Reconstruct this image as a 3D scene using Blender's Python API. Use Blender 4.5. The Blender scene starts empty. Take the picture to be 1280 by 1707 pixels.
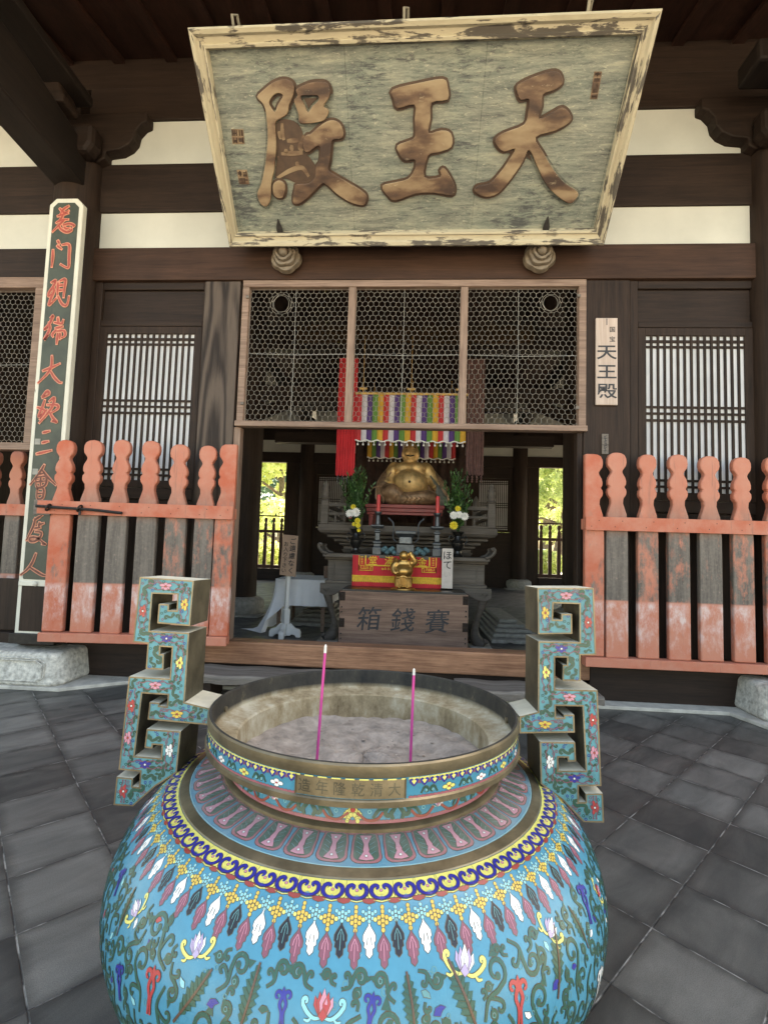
import bpy, bmesh, math, random
import numpy as np
from mathutils import Matrix, Vector
R_ = math.radians
random.seed(7)
S = bpy.context.scene
C = S.collection

# ---------------------------------------------------------------- camera
F_PX, PITCH, YAW, ROLL, EYE = 803.16, 0.0660530596, 0.0625181952, 0.0308388342, 1.5
CX, CY = 640.0, 853.5
_cy, _sy, _cp, _sp, _cr, _sr = (math.cos(YAW), math.sin(YAW), math.cos(PITCH), math.sin(PITCH), math.cos(ROLL), math.sin(ROLL))
FWD = np.array([-_sy*_cp, _cy*_cp, _sp]); _rt = np.array([_cy, _sy, 0]); _up = np.cross(_rt, FWD)
RT = _cr*_rt + _sr*_up; UP = -_sr*_rt + _cr*_up
cam_d = bpy.data.cameras.new('camera'); cam = bpy.data.objects.new('camera', cam_d); C.objects.link(cam)
cam_d.sensor_fit = 'VERTICAL'; cam_d.sensor_height = 24; cam_d.sensor_width = 18
cam_d.lens = F_PX/1707*24; cam_d.clip_start = .05; cam_d.clip_end = 500
cam.matrix_world = Matrix(((RT[0], UP[0], -FWD[0], 0), (RT[1], UP[1], -FWD[1], 0), (RT[2], UP[2], -FWD[2], EYE), (0, 0, 0, 1)))
S.camera = cam

# ---------------------------------------------------------------- light
SUN_EL, SUN_AZ = 56, 50          # azimuth measured from +Y (behind the hall) towards +X
w = bpy.data.worlds.new('World'); S.world = w; w.use_nodes = True
wn = w.node_tree.nodes; wl = w.node_tree.links
bg = wn['Background']; sky = wn.new('ShaderNodeTexSky'); sky.sky_type = 'NISHITA'; sky.sun_disc = False
sky.sun_elevation = R_(SUN_EL); sky.sun_rotation = R_(SUN_AZ); sky.air_density = 1.2; sky.dust_density = 2.5; sky.ozone_density = 1.0
wl.new(sky.outputs[0], bg.inputs[0]); bg.inputs[1].default_value = .15
sd = bpy.data.lights.new('sun', 'SUN'); sd.energy = 5; sd.angle = R_(.6); sd.color = (1, .95, .87)
sun = bpy.data.objects.new('sun', sd); C.objects.link(sun)
_d = Vector((math.sin(R_(SUN_AZ))*math.cos(R_(SUN_EL)), math.cos(R_(SUN_AZ))*math.cos(R_(SUN_EL)), math.sin(R_(SUN_EL))))
sun.rotation_euler = _d.to_track_quat('Z', 'Y').to_euler(); sun.location = (0, 0, 30)
S.view_settings.view_transform = 'Standard'; S.view_settings.look = 'None'; S.view_settings.gamma = 1
S.view_settings.exposure = 2.35
S.view_settings.use_white_balance = True; S.view_settings.white_balance_temperature = 8300; S.view_settings.white_balance_tint = 8
S.render.engine = 'CYCLES'
S.cycles.use_denoising = True; S.cycles.max_bounces = 8; S.cycles.diffuse_bounces = 5; S.cycles.glossy_bounces = 3
S.cycles.sample_clamp_indirect = 8

# ---------------------------------------------------------------- helpers
def ray(u, v): return FWD + (u-CX)/F_PX*RT - (v-CY)/F_PX*UP
EYEP = np.array([0, 0, EYE])
def fy(u, v, Y): d = ray(u, v); return EYEP + d*(Y/d[1])                 # a point of the vertical plane y = Y
def plane_hit(u, v, p0, n): d = ray(u, v); return EYEP + d*(np.dot(np.array(p0)-EYEP, n)/np.dot(d, n))

XF = {}
def thing(name, label, cat, loc=(0, 0, 0), rot=(0, 0, 0), group=None, kind=None):
    o = bpy.data.objects.new(name, None); C.objects.link(o); o.empty_display_size = .1
    o.location = loc; o.rotation_euler = rot
    tag(o, label, cat, group, kind)
    from mathutils import Euler
    XF[o] = Matrix.LocRotScale(Vector(loc), Euler(rot), None)
    return o
def tag(o, label=None, cat=None, group=None, kind=None):
    if label: o['label'] = label
    if cat: o['category'] = cat
    if group: o['group'] = group
    if kind: o['kind'] = kind
    return o
def dup(root, loc, label=None, rot=None):
    r = root.copy(); C.objects.link(r); r.location = loc
    if rot: r.rotation_euler = rot
    if label: r['label'] = label
    for ch in list(root.children):
        c = ch.copy(); C.objects.link(c); c.parent = r
        for g in list(ch.children):
            d = g.copy(); C.objects.link(d); d.parent = c
    return r

class MB:
    def __init__(s): s.v = []; s.f = []; s.m = []
    def add(s, vs, fs, m=0):
        b = len(s.v); s.v += [tuple(map(float, p)) for p in vs]
        s.f += [tuple(i+b for i in f) for f in fs]; s.m += ([m]*len(fs) if isinstance(m, int) else list(m)); return s
    def box(s, x0, x1, y0, y1, z0, z1, m=0):
        return s.add([(x0,y0,z0),(x1,y0,z0),(x1,y1,z0),(x0,y1,z0),(x0,y0,z1),(x1,y0,z1),(x1,y1,z1),(x0,y1,z1)],
                     [(0,3,2,1),(4,5,6,7),(0,1,5,4),(1,2,6,5),(2,3,7,6),(3,0,4,7)], m)
    def prism(s, poly, fn, d0, d1, m=0):
        """poly: 2D outline (any simple polygon), fn(a,b,d) -> 3D; front at d0, back at d1"""
        n = len(poly)
        ar = sum(poly[i][0]*poly[(i+1) % n][1]-poly[(i+1) % n][0]*poly[i][1] for i in range(n))
        if ar < 0: poly = poly[::-1]
        s.add([fn(a, b, d0) for a, b in poly]+[fn(a, b, d1) for a, b in poly],
              [tuple(range(n)), tuple(range(2*n-1, n-1, -1))]+[(i, i+n, (i+1) % n+n, (i+1) % n) for i in range(n)], m)
        return s
    def tube(s, pts, r, n=8, m=0, cap=True):
        pts = [Vector(p) for p in pts]; k = len(pts); rs = r if hasattr(r, '__len__') else [r]*k
        vs = []; prev = None
        for i, p in enumerate(pts):
            t = (pts[min(i+1, k-1)]-pts[max(i-1, 0)]).normalized()
            a = prev if prev is not None else (Vector((0, 0, 1)) if abs(t.z) < .9 else Vector((1, 0, 0)))
            x = a.cross(t)
            if x.length < 1e-6: x = Vector((1, 0, 0)).cross(t)
            x.normalize(); y = t.cross(x); prev = y
            vs += [p+(x*math.cos(2*math.pi*j/n)+y*math.sin(2*math.pi*j/n))*rs[i] for j in range(n)]
        fs = [(i*n+j, i*n+(j+1) % n, (i+1)*n+(j+1) % n, (i+1)*n+j) for i in range(k-1) for j in range(n)]
        if cap: fs += [tuple(range(n))[::-1], tuple((k-1)*n+j for j in range(n))]
        return s.add(vs, fs, m)
    def lathe(s, prof, n=32, c=(0, 0, 0), m=0, cap=True):
        """prof: list of (r,z) top to bottom or bottom to top; n = 4 gives a square section"""
        vs = []
        for r, z in prof:
            for j in range(n):
                t = 2*math.pi*(j+.5)/n
                vs.append((c[0]+r*math.sin(t), c[1]-r*math.cos(t), c[2]+z))
        k = len(prof)
        fs = [(i*n+j, i*n+(j+1) % n, (i+1)*n+(j+1) % n, (i+1)*n+j) for i in range(k-1) for j in range(n)]
        if prof[0][1] > prof[-1][1]: fs = [f[::-1] for f in fs]
        up = prof[-1][1] > prof[0][1]
        if cap and prof[0][0] > 1e-5: fs.append(tuple(range(n))[::-1] if up else tuple(range(n)))
        if cap and prof[-1][0] > 1e-5: fs.append(tuple((k-1)*n+j for j in range(n)) if up else tuple((k-1)*n+j for j in range(n))[::-1])
        ms = m if isinstance(m, int) else sum([[m[i]]*n for i in range(k-1)], [])+[m[0]]*(len(fs)-(k-1)*n)
        return s.add(vs, fs, ms)
    def ball(s, c, r, n=12, m=0, sz=None):
        k = max(6, n//2+1); sz = sz or (1, 1, 1)
        vs = []; 
        for i in range(k+1):
            a = math.pi*i/k
            for j in range(n):
                t = 2*math.pi*j/n
                vs.append((c[0]+r*sz[0]*math.sin(a)*math.cos(t), c[1]+r*sz[1]*math.sin(a)*math.sin(t), c[2]-r*sz[2]*math.cos(a)))
        fs = [(i*n+j, i*n+(j+1) % n, (i+1)*n+(j+1) % n, (i+1)*n+j) for i in range(k) for j in range(n)]
        return s.add(vs, fs, m)
    def build(s, name, mats, parent=None, smooth=False, bevel=0, seg=2, local=False, angle=35, clean=False):
        mats = mats if isinstance(mats, (list, tuple)) else [mats]
        me = bpy.data.meshes.new(name); vs = s.v
        if parent is not None and not local:
            A = np.array(XF[parent].inverted()); P = np.c_[np.array(s.v), np.ones(len(s.v))]@A.T; vs = P[:, :3].tolist()
        me.from_pydata(vs, [], s.f)
        for m in mats: me.materials.append(m)
        me.polygons.foreach_set('material_index', s.m)
        if smooth: me.polygons.foreach_set('use_smooth', [True]*len(me.polygons))
        me.update()
        if clean:
            b = bmesh.new(); b.from_mesh(me); bmesh.ops.remove_doubles(b, verts=b.verts, dist=1e-5)
            bmesh.ops.recalc_face_normals(b, faces=b.faces); b.to_mesh(me); b.free()
        o = bpy.data.objects.new(name, me); C.objects.link(o)
        if parent is not None: o.parent = parent; XF[o] = XF[parent]
        else: XF[o] = Matrix()
        if smooth: me.set_sharp_from_angle(angle=R_(angle))
        if bevel:
            md = o.modifiers.new('bevel', 'BEVEL'); md.width = bevel; md.segments = seg; md.limit_method = 'ANGLE'; md.angle_limit = R_(40)
        return o

def eval_curve(cu):
    o = bpy.data.objects.new('tmp', cu); C.objects.link(o); bpy.context.view_layer.update()
    ev = o.evaluated_get(bpy.context.evaluated_depsgraph_get()); me = ev.to_mesh()
    vs = [tuple(v.co) for v in me.vertices]; fs = [tuple(p.vertices) for p in me.polygons]
    ev.to_mesh_clear(); bpy.data.objects.remove(o); bpy.data.curves.remove(cu); return vs, fs
def glyph(ch, size=1, bold=0, ext=0):
    """outline of one character, centred on the origin, as (verts, faces); em square = size"""
    cu = bpy.data.curves.new('g', 'FONT'); cu.body = ch; cu.size = size; cu.offset = bold*size; cu.extrude = ext
    cu.align_x = 'CENTER'; cu.resolution_u = 4
    vs, fs = eval_curve(cu)
    if not vs: return [], []
    a = np.array(vs); c = (a.min(0)+a.max(0))/2
    return [(x-c[0], y-c[1], z) for x, y, z in vs], fs
def outline(polys, ext=0, bev=0, off=0):
    """filled flat shape from outlines (inner ones become holes)"""
    cu = bpy.data.curves.new('o', 'CURVE'); cu.dimensions = '2D'; cu.fill_mode = 'BOTH'; cu.extrude = ext; cu.bevel_depth = bev; cu.bevel_resolution = 2; cu.offset = off
    for p in polys:
        sp = cu.splines.new('POLY'); sp.points.add(len(p)-1); sp.use_cyclic_u = True
        for q, (x, y) in zip(sp.points, p): q.co = (x, y, 0, 1)
    return eval_curve(cu)
def smooth_closed(p, k=3):
    """Catmull-Rom through a closed outline"""
    n = len(p); P = np.array(p, float); out = []
    for i in range(n):
        a, b, c, d = P[i-1], P[i], P[(i+1) % n], P[(i+2) % n]
        for j in range(k):
            t = j/k; out.append(tuple(.5*((2*b)+(c-a)*t+(2*a-5*b+4*c-d)*t*t+(3*b-a-3*c+d)*t**3)))
    return out
def smooth_open(p, k=4):
    P = np.array(p, float); P = np.vstack([2*P[0]-P[1], P, 2*P[-1]-P[-2]]); out = []
    for i in range(1, len(P)-2):
        a, b, c, d = P[i-1], P[i], P[i+1], P[i+2]
        for j in range(k):
            t = j/k; out.append(tuple(.5*((2*b)+(c-a)*t+(2*a-5*b+4*c-d)*t*t+(3*b-a-3*c+d)*t**3)))
    out.append(tuple(P[-2])); return out
def ribbon(pts, wd):
    """strip of quads along a 2D path -> (verts2d, faces)"""
    P = np.array(pts, float); n = len(P); T = np.gradient(P, axis=0); T /= (np.linalg.norm(T, axis=1)[:, None]+1e-9)
    Nn = np.c_[-T[:, 1], T[:, 0]]; W = np.array([wd(i/(n-1)) for i in range(n)]) if callable(wd) else np.full(n, wd)
    L, Rr = P+Nn*W[:, None]/2, P-Nn*W[:, None]/2
    vs = [tuple(q) for q in L]+[tuple(q) for q in Rr]
    return vs, [(i, n+i, n+i+1, i+1) for i in range(n-1)]

# ---------------------------------------------------------------- materials
def newmat(name):
    m = bpy.data.materials.new(name); m.use_nodes = True; t = m.node_tree
    return m, t.nodes, t.links, t.nodes['Principled BSDF']
def coord(N, L, sc=(1, 1, 1), out='Object', rot=(0, 0, 0)):
    tc = N.new('ShaderNodeTexCoord'); mp = N.new('ShaderNodeMapping'); mp.inputs['Scale'].default_value = sc; mp.inputs['Rotation'].default_value = rot
    L.new(tc.outputs[out], mp.inputs[0]); return mp.outputs[0]
def noise(N, L, vec, sc=5, det=6, rough=.6, dist=0):
    n = N.new('ShaderNodeTexNoise'); n.inputs['Scale'].default_value = sc; n.inputs['Detail'].default_value = det
    n.inputs['Roughness'].default_value = rough; n.inputs['Distortion'].default_value = dist; L.new(vec, n.inputs['Vector']); return n.outputs[0]
def ramp(N, L, fac, stops):
    r = N.new('ShaderNodeValToRGB'); e = r.color_ramp.elements
    while len(e) < len(stops): e.new(.5)
    for x, (p, c) in zip(e, stops):
        x.position = p; x.color = (*c, 1) if hasattr(c, '__len__') else (c, c, c, 1)
    L.new(fac, r.inputs[0]); return r.outputs[0]
def mixc(N, L, fac, a, b, mode='MIX'):
    m = N.new('ShaderNodeMix'); m.data_type = 'RGBA'; m.blend_type = mode
    for sck, val in ((m.inputs[0], fac), (m.inputs[6], a), (m.inputs[7], b)):
        if isinstance(val, bpy.types.NodeSocket): L.new(val, sck)
        else: sck.default_value = val if not hasattr(val, '__len__') else (*val, 1)
    return m.outputs[2]
def mth(N, L, op, a, b=0., clamp=False):
    m = N.new('ShaderNodeMath'); m.operation = op; m.use_clamp = clamp
    for sck, val in zip(m.inputs, (a, b)):
        if isinstance(val, bpy.types.NodeSocket): L.new(val, sck)
        else: sck.default_value = val
    return m.outputs[0]
def bump(N, L, b, h, st=.3, dist=.01):
    n = N.new('ShaderNodeBump'); n.inputs['Strength'].default_value = st; n.inputs['Distance'].default_value = dist
    L.new(h, n.inputs['Height']); L.new(n.outputs[0], b.inputs['Normal'])
def flat(name, col, rough=.6, metal=0, var=.25, sc=6, bmp=.15, coat=0, spec=.5, det=6):
    m, N, L, b = newmat(name); v = coord(N, L); n = noise(N, L, v, sc, det)
    lo = tuple(c*(1-var) for c in col); hi = tuple(min(1, c*(1+var)) for c in col)
    L.new(ramp(N, L, n, [(.3, lo), (.7, hi)]), b.inputs['Base Color'])
    b.inputs['Roughness'].default_value = rough; b.inputs['Metallic'].default_value = metal; b.inputs['Coat Weight'].default_value = coat; b.inputs['Coat Roughness'].default_value = .1
    b.inputs['Specular IOR Level'].default_value = spec
    if bmp: bump(N, L, b, noise(N, L, v, sc*6, 4), bmp, .004)
    return m
def wood(name, c1, c2, axis='Z', sc=9, rough=.62, stain=.35, bmp=.25, rings=0, st_col=None):
    m, N, L, b = newmat(name); k = {'X': (.05, 1, 1), 'Y': (1, .05, 1), 'Z': (1, 1, .05)}[axis]
    v = coord(N, L, k); v0 = coord(N, L)
    g = noise(N, L, v, sc*2.2, 8, .7, .8); f = noise(N, L, v, sc*11, 3, .6)
    if rings:
        vv = coord(N, L, {'X': (.16, 1, 1), 'Y': (1, .16, 1), 'Z': (1, 1, .16)}[axis])
        big = noise(N, L, vv, 2.2, 2, .4, .3); g2 = mth(N, L, 'SINE', mth(N, L, 'MULTIPLY', big, rings)); g2 = mth(N, L, 'MULTIPLY_ADD', g2, .5); 
        g2.node.inputs[2].default_value = .5
        g = mth(N, L, 'ADD', mth(N, L, 'MULTIPLY', g, .5), mth(N, L, 'MULTIPLY', g2, .5))
    h = mth(N, L, 'ADD', mth(N, L, 'MULTIPLY', g, .7), mth(N, L, 'MULTIPLY', f, .3))
    c = ramp(N, L, h, [(.33, c1), (.66, c2)])
    s = ramp(N, L, noise(N, L, v0, 1.7, 5, .6), [(.4, 0.), (.75, stain)])
    c = mixc(N, L, s, c, st_col or tuple(x*.35 for x in c1))
    L.new(c, b.inputs['Base Color']); b.inputs['Roughness'].default_value = rough; b.inputs['Specular IOR Level'].default_value = .22
    bump(N, L, b, h, bmp, .006); return m

DARK1, DARK2 = (.012, .0068, .0048), (.044, .025, .0165)
m_woodZ = wood('aged_dark_wood_upright', DARK1, DARK2, 'Z')
m_woodX = wood('aged_dark_wood_lengthwise', DARK1, (.036, .0205, .0138), 'X')
m_woodY = wood('aged_dark_wood_crosswise', (.009, .006, .005), (.022, .014, .010), 'Y')
m_lintel = wood('red_brown_lintel_wood', (.024, .012, .008), (.070, .034, .021), 'X', 8)
m_grain = wood('strongly_grained_post_wood', (.022, .015, .012), (.095, .070, .055), 'Z', 8, rings=60, stain=.1)
m_sill = wood('worn_red_brown_sill_wood', (.13, .052, .030), (.42, .215, .125), 'X', 10, .5, .5)
m_frame = wood('weathered_pale_brown_wood', (.125, .075, .055), (.33, .225, .17), 'X', 9, .55, .3)
m_frameZ = wood('weathered_pale_brown_wood_upright', (.12, .072, .053), (.32, .22, .165), 'Z', 9, .55, .3)
m_plank = wood('grey_weathered_plank', (.07, .058, .05), (.24, .205, .175), 'X', 7, .75, .4)
m_box = wood('brown_box_wood', (.10, .058, .043), (.30, .185, .135), 'X', 7, .55, .4)
m_altar = wood('grey_brown_altar_wood', (.075, .062, .052), (.165, .140, .118), 'X', 7, .6, .45)
m_pale = wood('pale_sign_wood', (.34, .255, .21), (.54, .435, .375), 'Z', 7, .6, .15)
m_soffit = wood('red_brown_soffit_boards', (.014, .005, .003), (.040, .014, .008), 'Y', 6, .7, .4)
m_plaster = flat('cream_plaster', (.50, .488, .432), .85, var=.10, sc=1.3, bmp=.08)
m_paper = flat('white_paper', (.57, .572, .585), .8, var=.16, sc=1.6, bmp=0)
m_stone = flat('grey_granite', (.47, .44, .385), .85, var=.45, sc=22, bmp=.8)
m_stone2 = flat('dim_grey_stone', (.27, .255, .225), .8, var=.3, sc=14, bmp=.4)
m_ledge = flat('grey_concrete', (.42, .39, .34), .85, var=.25, sc=9, bmp=.3)
m_iron = flat('dark_iron', (.03, .026, .023), .5, .6, .4, 20)
m_black = flat('black_lacquer', (.012, .011, .010), .3, 0, .3, 8)
m_ink = flat('faded_black_ink', (.022, .022, .026), .6, 0, .5, 18, 0)
m_wire = flat('galvanised_wire', (.33, .30, .26), .45, .5, .2, 8, 0)
m_white = flat('white_paint', (.72, .71, .69), .45, 0, .06, 6)
m_cloth = flat('white_tablecloth', (.80, .81, .84), .85, 0, .05, 5)
m_gold = flat('aged_gilding', (.54, .35, .15), .5, .55, .5, 7, .3)
m_gold2 = flat('bright_gilding', (.52, .30, .10), .34, .75, .35, 12, .3)
m_robe = flat('worn_gilded_robe', (.26, .155, .085), .5, .5, .55, 9, .5)
m_lotus = flat('bronze_green_robe', (.12, .12, .095), .5, .5, .5, 9, .4)
m_red = flat('red_cloth', (.52, .022, .030), .8, 0, .18, 4)
m_redlac = flat('red_lacquer', (.22, .020, .016), .45, 0, .25, 6)
m_candle = flat('red_wax', (.55, .03, .03), .35, 0, .1, 8)
m_brown_cl = flat('brown_brocade', (.15, .075, .065), .8, 0, .3, 18)
m_pewter = flat('dark_pewter', (.075, .082, .090), .4, .7, .3, 12)
m_pink = flat('magenta_incense', (.60, .055, .27), .6, 0, .1, 20)
m_ashy = flat('pale_ash_tip', (.62, .60, .56), .9, 0, .2, 60)
m_yel = flat('yellow_thread', (.70, .42, .04), .7, 0, .2, 30)
m_leafd = flat('dark_green_leaves', (.022, .065, .014), .5, 0, .6, 9, 0)
m_fw = flat('white_petals', (.75, .74, .70), .6, 0, .08, 30, 0)
m_fy = flat('yellow_petals', (.68, .56, .05), .6, 0, .2, 30, 0)
def red_paint(name, base, pale):
    """vermilion on old boards: bare grey wood in the middle, scraped patches below; strength per board from its own 'wear'"""
    m, N, L, b = newmat(name)
    tc = N.new('ShaderNodeTexCoord'); sp = N.new('ShaderNodeSeparateXYZ'); L.new(tc.outputs['Object'], sp.inputs[0])
    at = N.new('ShaderNodeAttribute'); at.attribute_type = 'OBJECT'; at.attribute_name = 'wear'
    at2 = N.new('ShaderNodeAttribute'); at2.attribute_type = 'OBJECT'; at2.attribute_name = 'fade'
    vz = coord(N, L, (1, 1, .07)); v = coord(N, L)
    g = noise(N, L, vz, 22, 6, .7); big = noise(N, L, v, 5.5, 5, .65); fine = noise(N, L, v, 40, 3, .6)
    blot = noise(N, L, coord(N, L, (1, 1, .45)), 11, 6, .75)
    z = sp.outputs[2]
    red = mixc(N, L, ramp(N, L, big, [(.35, 0.), (.7, 1.)]), base, pale)
    red = mixc(N, L, mth(N, L, 'MULTIPLY', at2.outputs['Fac'], .75), red, pale)
    grey = ramp(N, L, mth(N, L, 'ADD', mth(N, L, 'MULTIPLY', g, .75), mth(N, L, 'MULTIPLY', fine, .25)), [(.3, (.040, .030, .025)), (.7, (.20, .165, .135))])
    def step(a, bb, s): 
        mr = N.new('ShaderNodeMapRange'); mr.clamp = True; L.new(s, mr.inputs[0]); mr.inputs[1].default_value = a; mr.inputs[2].default_value = bb; return mr.outputs[0]
    zz = mth(N, L, 'ADD', z, mth(N, L, 'MULTIPLY', mth(N, L, 'SUBTRACT', blot, .5), .16))
    band = mth(N, L, 'MULTIPLY', step(1.02, 1.035, z), step(2.05, 1.62, zz))
    k = mth(N, L, 'ADD', mth(N, L, 'MULTIPLY', blot, 1.2), mth(N, L, 'MULTIPLY', g, .5))
    k = mth(N, L, 'SUBTRACT', mth(N, L, 'ADD', k, at.outputs['Fac']), 1.10)
    msk = mth(N, L, 'MULTIPLY', band, step(0, .22, k))
    low = mth(N, L, 'MULTIPLY', step(1.03, .99, z), step(.62, 1.0, mth(N, L, 'ADD', z, mth(N, L, 'MULTIPLY', mth(N, L, 'SUBTRACT', blot, .5), 1.0))))
    low = mth(N, L, 'MULTIPLY', low, mth(N, L, 'GREATER_THAN', at.outputs['Fac'], .15))
    c = mixc(N, L, mth(N, L, 'MULTIPLY', low, step(.38, .62, blot)), red, (.56, .42, .39))
    c = mixc(N, L, msk, c, grey)
    c = mixc(N, L, step(.66, .74, fine), c, mixc(N, L, .5, c, (.35, .2, .17)))
    scr = mth(N, L, 'MULTIPLY', step(.62, .68, g), .55)
    c = mixc(N, L, scr, c, mixc(N, L, .6, c, (.09, .065, .055)))
    L.new(c, b.inputs['Base Color']); b.inputs['Roughness'].default_value = .62
    bump(N, L, b, mth(N, L, 'ADD', g, mth(N, L, 'MULTIPLY', msk, -.4)), .35, .006)
    return m
m_redp = red_paint('faded_vermilion_boards', (.425, .088, .038), (.46, .185, .122))

def tiles(name, lo, hi, grout, sx=.3828, off=(.715, .02), ang=45.2):
    m, N, L, b = newmat(name)
    tc = N.new('ShaderNodeTexCoord'); mp = N.new('ShaderNodeMapping'); L.new(tc.outputs['Object'], mp.inputs[0])
    mp.vector_type = 'POINT'; mp.inputs['Rotation'].default_value = (0, 0, -R_(ang)); mp.inputs['Scale'].default_value = (1/sx,)*3
    # rotate then shift so that joints fall on whole numbers
    mp2 = N.new('ShaderNodeMapping'); L.new(mp.outputs[0], mp2.inputs[0]); mp2.inputs['Location'].default_value = (-off[0]+100, -off[1]+100, 0)
    sp = N.new('ShaderNodeSeparateXYZ'); L.new(mp2.outputs[0], sp.inputs[0])
    fl = []; ed = []
    for i in (0, 1):
        fl.append(mth(N, L, 'FLOOR', sp.outputs[i])); fr = mth(N, L, 'FRACT', sp.outputs[i])
        ed.append(mth(N, L, 'MINIMUM', fr, mth(N, L, 'SUBTRACT', 1, fr)))
    cb = N.new('ShaderNodeCombineXYZ'); L.new(fl[0], cb.inputs[0]); L.new(fl[1], cb.inputs[1])
    wn_ = N.new('ShaderNodeTexWhiteNoise'); wn_.noise_dimensions = '2D'; L.new(cb.outputs[0], wn_.inputs['Vector'])
    e = mth(N, L, 'MINIMUM', ed[0], ed[1])
    v = coord(N, L); wob = noise(N, L, v, 9, 3)
    # cloudy kiln marks: rotate with the tile
    va = N.new('ShaderNodeVectorMath'); va.operation = 'MULTIPLY_ADD'; L.new(wn_.outputs['Color'], va.inputs[0]); va.inputs[1].default_value = (9, 9, 9); L.new(mp2.outputs[0], va.inputs[2])
    mp3 = N.new('ShaderNodeMapping'); L.new(va.outputs[0], mp3.inputs[0]); mp3.inputs['Scale'].default_value = (.55, 1.6, 1)
    cl = noise(N, L, mp3.outputs[0], 1.3, 6, .6, .6)
    f = mth(N, L, 'ADD', mth(N, L, 'MULTIPLY', wn_.outputs['Value'], .45), mth(N, L, 'MULTIPLY', cl, .8))
    c = ramp(N, L, f, [(.33, lo), (.62, tuple((a+bb)/2.1 for a, bb in zip(lo, hi))), (.92, hi)])
    dirt = ramp(N, L, mth(N, L, 'ADD', e, mth(N, L, 'MULTIPLY', mth(N, L, 'SUBTRACT', cl, .5), .22)), [(0., .62), (.13, 0.)])
    c = mixc(N, L, dirt, c, tuple(x*.45 for x in lo))
    stn = noise(N, L, v, 1.1, 6, .65, .5); c = mixc(N, L, ramp(N, L, stn, [(.42, 0.), (.68, .6)]), c, tuple(x*.7 for x in lo))
    sp2 = noise(N, L, v, 120, 2); c = mixc(N, L, ramp(N, L, sp2, [(.73, 0.), (.76, .5)]), c, (.22, .21, .2))
    gr = noise(N, L, v, 260, 3, .7); c = mixc(N, L, ramp(N, L, gr, [(.35, .45), (.6, 0.)]), c, tuple(x*.55 for x in lo))
    g = mth(N, L, 'LESS_THAN', e, mth(N, L, 'ADD', .0035, mth(N, L, 'MULTIPLY', wob, .007)))
    c = mixc(N, L, g, c, mixc(N, L, ramp(N, L, wob, [(.46, 0.), (.60, .8)]), (.030, .029, .028), grout))
    L.new(c, b.inputs['Base Color'])
    L.new(ramp(N, L, cl, [(.3, .62), (.7, .42)]), b.inputs['Roughness'])
    h = mth(N, L, 'ADD', ramp(N, L, e, [(0., 0.), (.012, 1.)]), mth(N, L, 'MULTIPLY', cl, .10))
    bump(N, L, b, h, .5, .004); return m
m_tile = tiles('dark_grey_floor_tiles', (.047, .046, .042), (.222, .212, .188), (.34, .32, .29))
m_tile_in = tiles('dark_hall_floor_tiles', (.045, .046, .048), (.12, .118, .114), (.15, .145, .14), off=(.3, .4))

def mat_signpanel():
    m, N, L, b = newmat('weathered_green_sign_paint'); v = coord(N, L)
    vs = coord(N, L, (.13, 1, 1)); a = noise(N, L, vs, 17, 10, .80, .2); a2 = noise(N, L, coord(N, L, (.3, 1, 1)), 55, 6, .80, .2); big = noise(N, L, v, 1.6, 4, .6)
    c = ramp(N, L, a, [(.34, (.045, .045, .042)), (.44, (.125, .128, .106)), (.53, (.195, .197, .155)), (.62, (.28, .27, .20))])
    c = mixc(N, L, ramp(N, L, big, [(.4, 0.), (.65, .75)]), c, mixc(N, L, .5, c, (.165, .21, .165)))
    c = mixc(N, L, ramp(N, L, a2, [(.57, 0.), (.66, .85)]), c, (.42, .39, .29))
    dk = noise(N, L, coord(N, L, (.20, 1, 1.0)), 26, 9, .85, .3)
    c = mixc(N, L, ramp(N, L, mth(N, L, 'ADD', mth(N, L, 'MULTIPLY', dk, .7), mth(N, L, 'MULTIPLY', big, .35)), [(.54, 0.), (.62, .9)]), c, (.040, .040, .042))
    tc = N.new('ShaderNodeTexCoord'); sp = N.new('ShaderNodeSeparateXYZ'); L.new(tc.outputs['Object'], sp.inputs[0])
    jn = mth(N, L, 'LESS_THAN', mth(N, L, 'ABSOLUTE', mth(N, L, 'SUBTRACT', mth(N, L, 'FRACT', mth(N, L, 'MULTIPLY', sp.outputs[0], .86)), .5)), .0035)
    c = mixc(N, L, mth(N, L, 'MULTIPLY', jn, ramp(N, L, a, [(.3, .9), (.6, .1)])), c, (.03, .03, .025))
    L.new(c, b.inputs['Base Color']); b.inputs['Roughness'].default_value = .7; bump(N, L, b, mth(N, L, 'ADD', a, mth(N, L, 'MULTIPLY', dk, -.5)), .5, .01); return m
def mat_chipped(name, pale, dark, sc=5, amt=.6, stretch=(.35, 1, 1)):
    m, N, L, b = newmat(name); v = coord(N, L, stretch); n = noise(N, L, v, sc, 8, .72, .5); n2 = noise(N, L, coord(N, L), sc*.5, 3)
    f = mth(N, L, 'ADD', mth(N, L, 'MULTIPLY', n, .75), mth(N, L, 'MULTIPLY', n2, .25))
    c = ramp(N, L, f, [(.34, tuple(x*.8 for x in pale)), (amt-.03, pale), (amt, dark), (.8, tuple(x*.7 for x in dark))])
    L.new(c, b.inputs['Base Color']); b.inputs['Roughness'].default_value = .6; bump(N, L, b, f, .4, .006); return m
m_signp = mat_signpanel()
m_signf = mat_chipped('chipped_cream_frame_paint', (.43, .37, .255), (.075, .062, .048), 12, .545, (.16, 1, 1))
m_signf_v = mat_chipped('chipped_cream_frame_paint_upright', (.41, .35, .24), (.075, .062, .048), 12, .535, (1, 1, .13))
m_signb = flat('dusty_board_back', (.20, .175, .13), .85, var=.3)
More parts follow.
